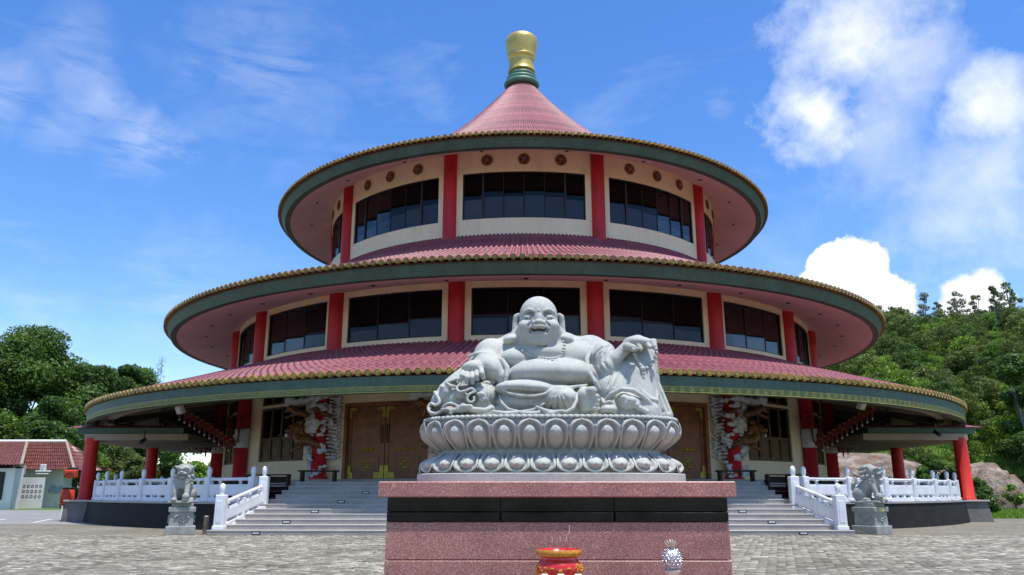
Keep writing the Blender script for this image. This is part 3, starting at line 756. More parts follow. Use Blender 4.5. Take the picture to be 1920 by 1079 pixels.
# plain columns with carved white collars, bracket arms reaching out under the eave
for a in (-110, -90, -70, -50, 50, 70, 90, 110):
    co = ground_column(a, .30); co.data.materials[0] = MATS['red_paint']
    cl = MB(); cp = pol(17.5, a, 0)
    cl.lathe([(.30, 3.32), (.35, 3.30), (.36, 3.42), (.33, 3.5), (.36, 3.7), (.33, 3.95), (.37, 4.15), (.30, 4.2)], 18, c=cp)
    rr = random.Random(int(a))
    for k in range(18):
        t = rr.uniform(0, 6.28); cl.sphere((cp[0] + .35 * math.sin(t), cp[1] - .35 * math.cos(t), rr.uniform(3.35, 4.15)), (.07, .07, .09), 6, 5)
    cl.build('carved_collar', 'cloud_white', co, True)
    arm = MB().tube([pol(17.8, a, 3.55), pol(20.5, a, 5.0)], .09, 6).build('bracket', 'bracket_red', temple); M = (0, 0, R_(a))
    for k in range(12):
        f = k / 11; R = 17.85 + 2.6 * f; z = 3.45 + 1.45 * f
        for src, mt, off, sz in (('bracket_block', 'bracket_red', 0, (.30 + .22 * (k % 2), .20, .12)), ('gilt_block', 'bracket_gold', .11, (.42, .17, .07))):
            o = MB().box((0, 0, 0), sz).build(src, mt, arm); o.location = pol(R, a, z + off); o.rotation_euler = M
        if k > 0:
            o = MB().box((0, 0, 0), (.08, .08, .34)).build('spindle', 'bracket_red', arm); o.location = pol(R, a, z - .2); o.rotation_euler = M
            o = MB().sphere((0, 0, 0), (.045, .045, .07), 6, 5).build('pendant', 'cloud_white', arm, True); o.location = pol(R, a, z - .40)
    for sgn in (-1, 1):
        for k in range(4):
            f = k / 3; o = MB().box((0, 0, 0), (.06, .06, .6)).build('spindle', 'bracket_red', arm); o.location = pol(17.85 + .1 * f, a + sgn * (1.3 + 1.3 * f), 3.85 + .7 * f); o.rotation_euler = M
            o = MB().box((0, 0, 0), (.16, .14, .10)).build('bracket_block', 'bracket_red', arm); o.location = pol(17.85, a + sgn * (1.3 + 1.3 * f), 4.2 + .7 * f); o.rotation_euler = M
# ring beams, radial beams under the lowest eave
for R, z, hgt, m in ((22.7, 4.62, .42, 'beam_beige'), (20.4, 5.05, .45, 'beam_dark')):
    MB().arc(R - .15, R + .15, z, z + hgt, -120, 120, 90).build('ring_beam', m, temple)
rb = None
for k in range(-12, 13):
    a = k * 10
    if rb is None:
        rb = MB(); y0, y1 = -23.4, -17.5
        rb.add([(-.13, y0, 4.56), (.13, y0, 4.56), (.13, y1, 5.7), (-.13, y1, 5.7), (-.13, y0, 4.85), (.13, y0, 4.85), (.13, y1, 6.4), (-.13, y1, 6.4)], [(0, 3, 2, 1), (4, 5, 6, 7), (0, 1, 5, 4), (1, 2, 6, 5), (2, 3, 7, 6), (3, 0, 4, 7)])
        rb = rb.build('rafter', 'beam_beige', temple); o = rb
    else: o = copy_obj(rb, temple)
    o.rotation_euler = (0, 0, R_(a))
# floodlights under the eave
for px, py in ((338, 768), (1615, 760)):
    p = at(px, py, 33.0); loc = (p.x - XC, p.y - YC, p.z)
    f = MB().box((0, 0, 0), (.42, .2, .36), (R_(25), 0, 0), bev=.03).build('floodlight', 'floodlight_grey', temple); f.location = loc; f.rotation_euler = (0, 0, R_(-40 if px < 900 else 40))
    MB().box((0, -.105, 0), (.34, .02, .28)).build('lens', 'lamp_glass', f).rotation_euler = (R_(25), 0, 0)
    MB().tube([(0, .05, .1), (0, .1, .6)], .025, 6).build('bracket_arm', 'black_metal', f)
for px, py in ((268, 826), (1757, 812)):
    p = at(px, py, 37.0); loc = (p.x - XC, p.y - YC, p.z)
    f = MB().tube([(0, -.22, -.1), (0, .2, .05)], .09, 10).build('security_camera', 'black_metal', temple, True); f.location = loc
    MB().tube([(0, .1, .02), (0, .12, .5)], .03, 6).build('mount', 'black_metal', f)

# ================================================================== TERRACE, STAIRS
TZ, TR = 0.95, 23.3
ter = MB().arc(TR - .02, TR, .0, TZ - .06, -24.5, -23.2, 2).build('terrace', 'stone_wall'); ter.location = (XC, YC, 0)
tag(ter, 'dark stone-faced round terrace around the temple', 'terrace', kind='structure')
for a0, a1 in ((-125, -23.2), (23.2, 125)):
    MB().lathe([(TR + .004, TZ - .06), (TR + .12, .0)], 90, a0=a0, a1=a1).build('terrace_wall', 'stone_wall', ter, True)
    MB().lathe([(TR + .05, TZ - .07), (TR + .05, TZ), (16.8, TZ)], 90, a0=a0, a1=a1).build('terrace_floor', 'terrace_floor', ter, False)
fl = MB().lathe([(19.25, TZ), (19.25, 1.65), (17.95, 1.65), (17.95, FL), (16.6, FL)], 120, a0=-34, a1=34).build('temple_floor', 'step_stone', ter)
MB().lathe([(17.95, TZ), (17.95, FL), (16.6, FL)], 80, a0=34, a1=125).build('wall_plinth', 'stone_wall', ter)
MB().lathe([(17.95, TZ), (17.95, FL), (16.6, FL)], 80, a0=-125, a1=-34).build('wall_plinth', 'stone_wall', ter)
WID = [9.9, 9.52, 9.38, 9.26, 9.12, 8.98, 8.88, 8.78, 8.70, 8.60, 8.50]
stair = empty('stairway', (XC, 25.4, 0)); tag(stair, 'broad pale stone stairway up to the temple doors', 'stairs', kind='structure')
for i, w in enumerate(WID):
    z = .15 * (i + 1); y0 = .45 * i; y1 = 5.2 if i > 8 else 6.3
    st = MB().box((0, (y0 + y1) / 2, z - .0755 - (.075 if i else 0)), (2 * w, y1 - y0, .149 + (.15 if i else 0)), bev=.012).build('step', 'step_stone', stair)
    MB().box((0, y0 + .028, z - .016), (2 * w + .012, .08, .034), bev=.008).build('nosing', 'step_nosing', st)
    if i % 2 == 0:
        for s in (-1, 1):
            x = s * (8.35 - .33 * i) - .02
            L = MB().box((x, y0 - .010, z - .085), (.26, .03, .095), bev=.008).build('step_light', 'black_metal', st)
            MB().box((x, y0 - .027, z - .085), (.20, .012, .05)).build('lens', 'lamp_glass', st)
# ================================================================== GRANITE PEDESTAL
PX, PF = 0.475, 9.42
SLZ = at(1038, 903, PF).z; Z1 = at(1038, 933, PF).z; Z2 = at(1038, 979, PF + .06).z; Z3 = at(1038, 1051, PF + .06).z
ped = empty('granite_pedestal', (PX, PF + 1.35, 0)); tag(ped, 'red granite pedestal with black band and overhanging slab under the seated statue', 'pedestal')
HW, DEP = 1.955, 2.55
def pbox(name, x0, x1, y0, y1, z0, z1, m, parent=ped, bev=.006): return MB().box(((x0 + x1) / 2, (y0 + y1) / 2, (z0 + z1) / 2), (x1 - x0, y1 - y0, z1 - z0), bev=bev).build(name, m, parent)
pbox('core', -HW + .05, HW - .05, -DEP / 2 + .1, DEP / 2 - .05, .0, Z1 + .01, 'granite_black')
pbox('slab', -2.06, 2.05, -1.35, 1.35, Z1, SLZ, 'granite_red', bev=.012)
fy = -1.29
for k in range(3):
    w = 2 * HW / 3; x0 = -HW + k * w
    pbox('black_panel', x0 + .003, x0 + w - .003, fy, fy + .06, Z2 + .115, Z1 - .002, 'granite_black', bev=.003)
    pbox('black_panel', x0 + .003, x0 + w - .003, fy - .028, fy + .06, Z2 + .002, Z2 + .112, 'granite_black', bev=.012)
pbox('granite_panel', -HW, HW, fy - .004, fy + .06, Z3 + .006, Z2 - .002, 'granite_red')
pbox('granite_panel', -HW - .004, HW + .004, fy - .010, fy + .06, .0, Z3 - .004, 'granite_red')
for s in (-1, 1):
    for z0, z1, m in ((.0, Z3 - .004, 'granite_red'), (Z3 + .006, Z2 - .002, 'granite_red'), (Z2 + .002, Z1 - .002, 'granite_black')):
        x0, x1 = sorted((s * (HW - .002), s * (HW - .06))); pbox('side_panel', x0, x1, fy + .065, DEP / 2 - .03, z0, z1, m)
# ================================================================== LOTUS THRONE
LX, LY = at(1031, 850, 10.75).x, 10.75
lotus = empty('lotus_throne', (LX, LY, SLZ)); tag(lotus, 'pale carved stone lotus throne with two rows of petals on the red slab', 'lotus throne')
A_, B_, NP = 1.69, 1.07, 3.0
tt = np.linspace(0, 2 * math.pi, 4001); cx = A_ * np.sign(np.cos(tt)) * np.abs(np.cos(tt)) ** (2 / NP); cy = B_ * np.sign(np.sin(tt)) * np.abs(np.sin(tt)) ** (2 / NP)
seg = np.hypot(np.diff(cx), np.diff(cy)); cum = np.concatenate([[0], np.cumsum(seg)]); PER = cum[-1]
def plan(s):
    s = s % PER; x = np.interp(s, cum, cx); y = np.interp(s, cum, cy)
    x1 = np.interp((s + .02) % PER, cum, cx); y1 = np.interp((s + .02) % PER, cum, cy); x0 = np.interp((s - .02) % PER, cum, cx); y0 = np.interp((s - .02) % PER, cum, cy)
    t = np.array([x1 - x0, y1 - y0]); t /= np.linalg.norm(t); return np.array([x, y]), np.array([t[1], -t[0]])
zl = lambda py, d=9.70: at(1030, py, d).z - SLZ
zP, zLa, zW, zUb, zUt, zTop = zl(887), zl(848), zl(842), zl(837), zl(786), zl(776.5)
def loft(prof, n=160):
    m = MB(); V = []; P = len(prof)
    for i in range(n):
        p, nn = plan(PER * i / n)
        for o, z in prof: V.append((p[0] + nn[0] * o, p[1] + nn[1] * o, z))
    m.add(V, [(i * P + k, ((i + 1) % n) * P + k, ((i + 1) % n) * P + k + 1, i * P + k + 1) for i in range(n) for k in range(P - 1)])
    m.add([(plan(PER * i / n)[0][0] + plan(PER * i / n)[1][0] * prof[-1][0], plan(PER * i / n)[0][1] + plan(PER * i / n)[1][1] * prof[-1][0], prof[-1][1]) for i in range(n)], [list(range(n))])
    return m
auto_smooth(loft([(.035, 0), (.035, zP - .008), (.025, zP), (-.2, zP)]).build('plinth', 'statue_stone', lotus), 30)
auto_smooth(loft([(-.06, zP), (-.07, zP + .06), (-.25, zLa), (-.275, zW), (-.265, zUb), (-.16, zUb + .06), (-.07, zUb + .18), (-.06, zUt), (-.075, zUt + .02), (-.075, zTop), (-.3, zTop + .004)]).build('body', 'statue_stone', lotus), 40)
def petal_mesh(w, zlo, zhi, up):
    nu, nv = 26, 22; V = []
    for j in range(nv + 1):
        v = j / nv
        hw = (w / 2) * ((.80 + .2 * math.sin(min(1, v / .55) * math.pi / 2)) if v < .55 else max(0.0, 1 - ((v - .55) / .45) ** 2.6) ** .5)
        for i in range(nu + 1):
            u = -1 + 2 * i / nu; x = u * hw
            # distance to the outline, 0 centre .. 1 rim
            ex = abs(u); ev = max(0, (v - .5) / .5); rho = max(ex, ev) if v < .5 else min(1, (ex ** 3 + ev ** 3) ** (1 / 3))
            if rho > .84: d = .05
            else: d = -.02 + .07 * max(0, (rho - .72) / .12) ** 1.5
            q2 = (u / .68) ** 2 + ((v - .38) / .42) ** 2
            if q2 < 1: d = max(d, -.02 + .085 * (1 - q2) ** .5)
            if .55 < v < .72: d -= .02 * max(0, 1 - abs(abs(u) - .5 * (v - .55)) / .06)
            o = -.26 + .23 * math.sin(v * 1.36 * math.pi / 2)
            tip = .012 * max(0, 1 - abs(u) * 3) * max(0, v - .9) * 10
            z = zlo + (zhi - zlo) * v + (tip if up else -tip)
            V.append((x, -(o + d), z))
    Fq = [(j * (nu + 1) + i, j * (nu + 1) + i + 1, (j + 1) * (nu + 1) + i + 1, (j + 1) * (nu + 1) + i) for j in range(nv) for i in range(nu)]
    if not up: Fq = [f[::-1] for f in Fq]
    return V, Fq
NPET = 30; pw = PER / NPET; s0 = PER * .75
for (w_, z0_, z1_, up, back, off, nm) in ((.98, zUb - .02, zUt + .012, True, 0, 0, 'petal'), (.98, zLa + .004, zP + .006, False, 0, .5, 'petal'), (.62, zUb + .12, zUt + .010, True, .05, .5, 'petal_tip'), (.55, zP + .14, zP + .004, False, .045, 0, 'petal_tip')):
    V, Fq = petal_mesh(pw * w_, z0_, z1_, up); V = np.array(V)
    for k in range(NPET):
        sc_ = s0 + (k + off + .1) * pw; W3 = np.empty_like(V); xs_ = np.unique(np.round(V[:, 0], 4)); cache = {}
        for i_, (x_, y_, z_) in enumerate(V):
            kx = round(x_, 3)
            if kx not in cache: cache[kx] = plan(sc_ + kx)
            p_, n_ = cache[kx]; d_ = -(y_ + back); W3[i_] = (p_[0] + n_[0] * d_, p_[1] + n_[1] * d_, z_)
        mesh_obj(nm, W3, np.array(Fq), 'statue_stone', lotus, True)
NB = 132; bd = MB().sphere((0, 0, 0), (PER / NB * .56, .034, .031), 10, 8).build('bead', 'statue_stone', lotus, True)
for k in range(NB):
    o = bd if k == 0 else copy_obj(bd, lotus); p, nn = plan(s0 + PER * k / NB); o.location = (p[0] - nn[0] * .055, p[1] - nn[1] * .055, zTop - .028); o.rotation_euler = (0, 0, math.atan2(nn[1], nn[0]) + math.pi / 2)

# ================================================================== SEATED STATUE
DS = 10.7; SZ = SLZ + zTop; SO = np.array((LX, DS, SZ))
def P(px, py, f=0.0):
    q = at(px, py, DS - f); return np.array((q.x, q.y, q.z)) - SO
def K(n, f=.3): return n * (10.6 - f) / F_PX
S = SDF((-1.78, -1.12, -.05), (1.78, .78, 1.86), .0095)
def E(px, py, f, rx, ry, rz, k=.03, op='u', rot=None): S.ell(P(px, py, f), (K(rx, f), ry, K(rz, f)), k, rot, op)
def TU(pts, r, k=.02, op='u'):
    S.tube([P(*p) for p in pts], [K(x, pts[0][2]) for x in r] if hasattr(r, '__len__') else K(r, pts[0][2]), k, op)
def surf(px, py, f0=1.05, f1=-.6):
    d = pix_dir(px, py); prev = None
    for f in np.arange(f0, f1, -.012):
        q = (P(px, py, f) - S.lo) / S.h; i = q.astype(int)
        if (i < 0).any() or (i >= S.n - 1).any(): continue
        if S.g[tuple(i)] < 0: return f
    return 0.0
def dense(q, n=4, df=.004):
    out = []
    for (x0, y0), (x1, y1) in zip(q[:-1], q[1:]):
        for t in np.linspace(0, 1, n, endpoint=False): x, y = x0 + (x1 - x0) * t, y0 + (y1 - y0) * t; out.append((x, y, surf(x, y) + df))
    return out + [(q[-1][0], q[-1][1], surf(*q[-1]) + df)]
# torso, shoulders, belly
S.box((.0, .05, .06), (1.35, .62, .09), .05, .04)
E(1035, 715, -.12, 108, .50, 66, .05); E(1026, 668, -.12, 100, .40, 38, .08); E(1011, 642, -.14, 78, .32, 25, .07)
E(922, 672, -.08, 36, .30, 38, .08); E(1106, 666, -.08, 38, .30, 38, .08)
E(965, 674, .16, 27, .19, 21, .05); E(1086, 673, .14, 38, .20, 29, .06); E(1025, 664, .12, 50, .22, 18, .06)
E(1036, 705, .20, 88, .52, 33, .02)
E(1051, 709, .72, 9, .05, 1.8, .012, 's')
TU([(1043, 711, .71), (1051, 706, .72), (1059, 711, .71)], 1.4, .01, 's')
# head
HF = .10
E(1009.5, 593, HF, 36.5, .285, 38, .05); E(1010, 624, HF + .02, 44, .275, 31, .09); E(1010, 644, HF, 34, .24, 13, .05); E(1010, 650, HF - .08, 48, .24, 18, .04)
FS = lambda o, y: .5 * (surf(1010 + o, y) + surf(1010 - o, y))
f_sock, f_eye, f_ck = FS(18, 590), FS(17.5, 595), FS(25, 612)
f_brow = [FS(o, y) for o, y in ((8, 586), (12, 583.5), (19, 581), (27, 584.5), (33, 592))]
for sx in (-1, 1):
    X = lambda o: 1010.2 + sx * o
    E(X(19.5), 591.5, f_sock + .004, 13.5, .065, 7.5, .02, 's', (0, sx * R_(11), 0))
    E(X(18), 596.5, f_eye - .042, 11, .065, 6.0, .006)
    TU([(X(9), 599.5, f_eye - .02), (X(18), 599, f_eye + .022), (X(28), 597.5, f_eye - .035)], 1.7, .004, 's')
    TU([(X(o), y, f + .006) for (o, y), f in zip(((8, 584), (12, 581.5), (19, 580.5), (27, 585), (33, 593)), f_brow)], [1.4, 2.2, 2.6, 2.4, 1.4], .012)
    E(X(25), 612, f_ck - .045, 14.5, .09, 11.5, .035)
E(1010.2, 599, surf(1010, 597) - .012, 6.5, .05, 13, .03); f = surf(1010, 604); E(1010.2, 604, f - .012, 8.5, .055, 5.6, .012)
for sx in (-1, 1): E(1010.2 + sx * 9, 606, f - .035, 5, .045, 4.4, .008); TU([(1010.2 + sx * 14, 605, f - .035), (1010.2 + sx * 20, 611, f - .05), (1010.2 + sx * 22, 622, f - .09)], [1.6, 2.4, 1.4], .02, 's')
f = surf(1010, 619); E(1010.2, 619.5, f + .01, 20, .14, 8.5, .008, 's'); E(1010.2, 612.5, f + .00, 13, .07, 3.4, .012); E(1010.2, 625, f - .055, 12, .05, 4, .006)
TU([(992, 613, f - .055), (1002, 615.5, f - .005), (1010.2, 614.5, f + .008), (1018.5, 615.5, f - .005), (1028.5, 613, f - .055)], [1.0, 1.9, 1.7, 1.9, 1.0], .008)
TU([(991, 614.5, f - .07), (999, 624.5, f - .025), (1010.2, 629, f + .0), (1021.5, 624.5, f - .025), (1029.5, 614.5, f - .07)], [1.2, 2.2, 2.8, 2.2, 1.2], .008)
f = surf(1010, 640); E(1010.2, 638.5, f - .04, 18, .075, 7, .03)
TU([(983, 646, FS(27, 646)), (998, 650.5, FS(12, 650)), (1022, 650.5, FS(12, 650)), (1037, 646, FS(27, 646))], 1.8, .02, 's')
E(1010, 583, surf(1010, 583), 2.6, .025, 2.6, .005)
# long ears
for sx, ex in ((-1, 970), (1, 1050)):
    TU([(ex - sx * 1, 591, .06), (ex + sx * 2.5, 595, .05), (ex + sx * 4, 606, .04), (ex + sx * 5, 620, .05), (ex + sx * 8, 632, .08)], [4.0, 5.5, 5.5, 5, 6.5], .02)
    TU([(ex + sx * 2.2, 599, .115), (ex + sx * 3, 612, .11)], 2.2, .006, 's')
    E(ex + sx * 12, 637.5, .12, 15, .12, 9.5, .02, rot=(0, sx * R_(14), 0))
# arm on the viewer's left: sleeve, hand on the sack
E(908, 686, .08, 34, .32, 28, .05, rot=(0, R_(-24), 0)); E(918, 694, .20, 30, .30, 24, .05, rot=(0, R_(40), 0)); TU([(925, 692, .28), (940, 706, .33), (944, 722, .34)], [19, 14, 8], .03)
for k, (a, b) in enumerate(((0, 0), (8, 8), (15, 17))):
    TU([(876 + a * .7, 677 + b * .8, .40), (893 + a * .4, 673 + b, .47), (913 + a * .1, 681 + b * .9, .52), (929 - a * .2, 702 + b * .45, .53), (937 - a * .3, 718, .48)], [1.4, 2.8, 3.2, 3.0, 1.4], .022, 's')
TU([(922, 668, .24), (942, 676, .33), (951, 690, .39), (950, 706, .43), (946, 721, .43)], [3, 4.5, 5, 4.5, 3], .02)
TU([(878, 668, .30), (893, 663, .32), (912, 662, .30), (925, 667, .26)], [2.5, 3.5, 3.5, 2.5], .02)
E(858, 726, .05, 46, .26, 24, .06, rot=(0, R_(-40), 0))
E(885, 692, .46, 20, .12, 13, .02, rot=(R_(-25), 0, 0)); TU([(905, 688, .30), (888, 690, .44)], [14, 14], .04)
for a, b, c, d, r in ((868, 698, 866, 711, 4.6), (876, 700, 875.5, 717, 4.9), (885, 700, 886, 718, 5.0), (893.5, 698, 895, 712, 4.8), (902, 692, 906, 709, 5.2)):
    TU([(a, b, .54), ((a + c) / 2 - .5, (b + d) / 2, .62), (c, d, .60)], [r, r, r * .85], .006)
# the cloth sack: mass, curling hems that run back as sheets, string of coins
E(862, 756, .05, 54, .50, 34, .05); TU([(880, 705, .12), (845, 738, .18), (818, 770, .20)], [22, 24, 14], .05); E(908, 748, .26, 28, .36, 32, .05)
def SHEET(pts, r, n=5, step=.055, k=.006):
    for j in range(n): TU([(a + (845 - a) * .02 * j, b, f - step * j) for a, b, f in pts], r, k)
def WAVE(pts, r, **kw):                      # smooth curve through the points
    q = []; n = len(pts)
    for i in range(n - 1):
        p0, p1, p2, p3 = [np.array(pts[min(max(j, 0), n - 1)], float) for j in (i - 1, i, i + 1, i + 2)]
        for t in (0, .33, .67): q.append(tuple(.5 * ((2 * p1) + (p2 - p0) * t + (2 * p0 - 5 * p1 + 4 * p2 - p3) * t * t + (3 * p1 - p0 - 3 * p2 + p3) * t ** 3)))
    SHEET(q + [pts[-1]], r, **kw)
WAVE([(826, 724, .42), (833, 727, .50), (845, 724, .56), (836, 718, .52), (846, 715, .54), (860, 711, .58), (863, 720, .62), (856, 728, .64), (862, 735, .68), (874, 733, .70), (885, 729, .70), (891, 735, .70)], 2.6)
WAVE([(891, 735, .70), (881, 739, .72), (876, 747, .73), (880, 754, .74), (888, 753, .74), (889, 745, .73)], 2.4, n=4)
WAVE([(815, 736, .42), (821, 745, .52), (824, 755, .56), (816, 760, .56), (808, 757, .52), (803, 764, .52), (805, 772, .55), (815, 776, .60), (825, 773, .64), (829, 768, .68)], 2.8)
WAVE([(829, 769, .72), (832, 762, .74), (841, 757, .76), (851, 758, .76), (859, 764, .76), (856, 769, .76), (849, 768, .76), (847, 775, .76)], 2.5)
WAVE([(830, 769, .74), (836, 767, .76), (843, 769, .76), (844, 776, .76)], 2.4, n=3)
E(840, 737, .42, 12, .14, 15, .02); E(866, 743, .48, 17, .16, 11, .02); E(853, 741, .40, 7, .14, 16, .02)
E(862, 771, .62, 34, .16, 6, .02); TU([(858, 766, .76), (868, 760, .76), (885, 768, .78), (910, 770, .76), (928, 762, .70)], [3, 4, 5, 5, 4], .02)
for k in range(4):
    q = [(909 + 6 * k, 722 + 2 * k), (911 + 6 * k, 738 + k), (919 + 4 * k, 752), (927 + k, 764)]; TU(dense(q), 1.8, .016, 's')
for i, (a, b) in enumerate(((897, 722), (899, 731), (901, 740), (903, 749), (899, 756), (889, 760), (879, 763), (869, 763), (912, 719), (921, 717), (930, 719))):
    f = surf(a, b); E(a, b, f + .004, 8.2, .034, 5.0, .004); E(a, b, f + .045, 3.2, .02, 1.7, .003, 's')
# crossed leg under the cloth, fan of folds, upturned foot
E(990, 732, .42, 63, .42, 18, .012, rot=(0, R_(3), 0)); E(988, 758, .33, 61, .42, 26, .015); E(1000, 742, .0, 90, .55, 40, .05)
TU([(941, 731, .66), (955, 738, .755), (975, 742, .80), (1000, 743, .80), (1022, 739, .77), (1042, 731, .69)], [1.5, 2.6, 3.4, 3.4, 2.8, 1.5], .025)
TU([(936, 742, .60), (942, 757, .70), (954, 768, .74), (975, 773, .78), (1000, 769, .80), (1020, 757, .80)], [1.5, 2.6, 3.2, 3.2, 3, 2], .018)
E(1046, 750, .46, 40, .40, 27, .03); FAN = []
for k, (a, b) in enumerate(((1000, 757), (1009, 764), (1019, 768), (1031, 771), (1044, 771), (1057, 769), (1069, 762))):
    q = [(1040 + k * 3.5, 729), ((1042 + a) / 2 + 2, 743), (a + 1, b - 3)]; FAN.append(dense(q))
for q in FAN: TU(q, np.interp(np.linspace(0, 1, len(q)), [0, .3, 1], [.8, 2.0, 2.4]), .02, 's')
TU([(1006, 763, .84), (1022, 770, .88), (1038, 773, .90), (1052, 771, .92), (1062, 773, .92), (1074, 766, .90), (1081, 752, .84), (1081, 738, .76)], [2.6, 3.6, 3.6, 3.0, 3.6, 3.4, 3, 2], .014)
for x0, x1 in ((925, 968), (968, 1010), (1010, 1056)):
    TU([(x0, 772, .80), ((x0 + x1) / 2, 777, .90), (x1, 774, .88)], [3, 6, 3.6], .02)
TU([(950, 723, .54), (990, 726, .66), (1030, 729, .68), (1065, 728, .66), (1100, 722, .60)], [2, 4, 5, 4, 2], .03)
E(1098, 754, .54, 18, .17, 27, .02); E(1095, 742, .58, 15, .14, 16, .03)
for a, b, r in ((1111, 733, 8.5), (1119, 744, 5.4), (1121, 751.5, 4.8), (1120, 759, 4.4), (1117, 766, 4.0)): TU([(1102, b + 1, .66), (a, b, .72)], [r, r], .008)
# raised knee: robe falling as a broad cone
TU([(1194, 672, .06), (1188, 715, .20), (1184, 778, .26)], [33, 45, 56], .06); TU([(1216, 668, -.02), (1222, 722, -.03), (1243, 780, -.02)], [15, 16, 19], .05)
E(1145, 738, .22, 38, .34, 44, .08); E(1140, 770, .62, 17, .22, 10, .02); E(1150, 705, .12, 36, .28, 30, .08)
for a, b, c in ((1227, 1231, 1243), (1233, 1239, 1254)): TU([(a, 700, surf(a, 700)), (b, 738, surf(b, 738)), (c, 772, surf(c, 772))], [1.2, 2.2, 2.6], .02, 's')
for a, b, c in ((1150, 1146, 1140), (1160, 1158, 1152)): TU([(a, 690, surf(a, 690)), (b, 708, surf(b, 708)), (c, 726, surf(c, 726))], [1.2, 2.0, 1.4], .02, 's')
TU([(1132, 754, .56), (1146, 739, .62), (1166, 730, .67), (1186, 732, .68), (1204, 743, .64), (1220, 758, .56), (1234, 775, .44)], [3, 4, 4.4, 4.6, 4.4, 4, 3], .016)
TU([(1146, 745, .70), (1166, 736, .74), (1186, 738, .74), (1202, 748, .70), (1216, 763, .62)], [1.2, 2, 2.2, 2, 1.2], .012, 's')
TU([(1200, 730, surf(1200, 730)), (1218, 748, surf(1218, 748)), (1231, 752, surf(1231, 752)), (1233, 736, surf(1233, 736))], [2, 4, 4, 2], .016)
TU([(1128, 748, .56), (1133, 757, .64), (1148, 753, .68), (1153, 765, .70), (1152, 777, .70)], [3, 4, 4, 3.6, 3.6], .014)
E(1147, 748, .70, 3, .06, 4.5, .008, 's')
E(1178, 760, .46, 26, .28, 20, .012); E(1168, 749, .52, 14, .2, 12, .03)
for a, b, r in ((1186, 752, 8), (1193, 760, 6.4), (1200, 766, 5.8), (1207, 769.5, 5.4), (1213, 772, 4.8)): TU([(a - 9, b - 2, .62), (a, b, .74)], [r, r], .008)
# arm on the viewer's right: sleeve, forearm, hand over the knee
E(1128, 676, .12, 28, .32, 36, .05, rot=(0, R_(16), 0)); E(1136, 690, .30, 20, .20, 24, .04); TU([(1130, 692, .30), (1152, 674, .38), (1172, 655, .38)], [16, 14, 10.5], .025)
for k in range(3):
    q = [(1128 + 8 * k, 652 - 2 * k), (1114 + 10 * k, 668 - 2 * k), (1112 + 10 * k, 686 - 3 * k), (1124 + 8 * k, 702 - 6 * k)]; TU(dense(q), 2.3, .022, 's')
TU([(1124, 641, .06), (1108, 655, .28), (1100, 675, .42), (1104, 698, .52), (1116, 716, .58), (1124, 730, .56)], [3, 4, 4.4, 4.4, 4, 3], .02)
TU([(1122, 640, .0), (1138, 646, .10), (1148, 656, .22)], [5, 5, 3], .025)
TU([(1168, 658, .38), (1180, 645, .38), (1196, 640, .38)], [10, 12, 12], .03); E(1200, 643, .36, 28, .15, 11.5, .03, rot=(0, R_(6), 0))
TU([(1176, 650, .48), (1186, 653, .55), (1192, 655, .53)], [8, 7.5, 5], .010)
for a, b, c, d, r in ((1196, 646, 1201, 655, 6), (1212, 645, 1218, 651, 5.6), (1222, 641, 1227, 650, 6), (1226, 640, 1229, 655, 5.2)): TU([(a, b, .46), (c, d, .50)], [r, r * .8], .008)
S.cut_below(0.0)
SV, SF = S.mesh()
statue = mesh_obj('stone_statue', SV, SF, 'statue_stone', None, True); statue.location = tuple(SO)
tag(statue, 'pale stone statue of a laughing bald monk seated with bare round belly', 'statue')
bead = MB().sphere((0, 0, 0), 1.0, 10, 8).build('bead', 'statue_stone', statue, True); first = True
def put_bead(px, py, f, r, sz=1.0):
    global first
    o = bead if first else copy_obj(bead, statue); first = False
    o.location = P(px, py, f); k = K(r, f); o.scale = (k, k, k * sz)
def path(pts, step):
    out = []; acc = 0
    for a, b in zip(pts[:-1], pts[1:]):
        d = math.hypot(b[0] - a[0], b[1] - a[1]); n = max(1, round(d / step))
        out += [(a[0] + (b[0] - a[0]) * i / n, a[1] + (b[1] - a[1]) * i / n) for i in range(n)]
    return out + [pts[-1]]
for a, b in path([(966, 643), (969, 650), (979, 658), (990, 665), (998, 669), (1011, 671.5), (1029, 673), (1042, 672), (1053, 668), (1056.5, 659), (1058, 648), (1056, 641)], 5.2): put_bead(a, b, surf(a, b) + .012, 3.3)
put_bead(1036, 676, surf(1036, 676) + .01, 3.0)
for a, b in path([(1188, 656), (1190, 664), (1193, 673), (1198, 682), (1205, 690), (1213, 690.5), (1220, 686), (1225, 679), (1229, 671), (1231, 662), (1230, 655)], 6.3): put_bead(a, b, max(surf(a, b) + .025, .44), 3.8)
put_bead(1205, 692, .50, 5.5); put_bead(1205.5, 700.5, .50, 4.6, .8); put_bead(1205.5, 708, .50, 4.2, 1.6)

# ================================================================== OFFERINGS
tab = empty('offering_table', (1.0, 8.25, 0)); tag(tab, 'low red granite offering table in front of the pedestal', 'table')
MB().box((0, 0, .36), (3.0, .8, .08), bev=.008).build('table_top', 'granite_red', tab)
for s in (-1, 1): MB().box((s * 1.2, 0, .16), (.18, .6, .32), bev=.006).build('leg', 'granite_red', tab)
mat('pot_red', (.60, .022, .012), .22, .1, 3, spec=.6, coat=.3)
mat('pot_gold', (.62, .26, .02), .38, .3, 30, spec=.5)
pp = at(1048, 1030, 8.25); pz = pp.z; TT = .40
pot = MB().lathe([(0, TT), (.13, TT), (.15, TT + .015), (.12, TT + .03), (.19, TT + .07), (.222, TT + .12), (.225, TT + .15), (.205, TT + .195), (.178, TT + .215), (.176, pz - .075), (.195, pz - .062)], 40).build('incense_pot', 'pot_red', None, True)
pot.location = (pp.x, 8.25, 0); auto_smooth(pot, 50)
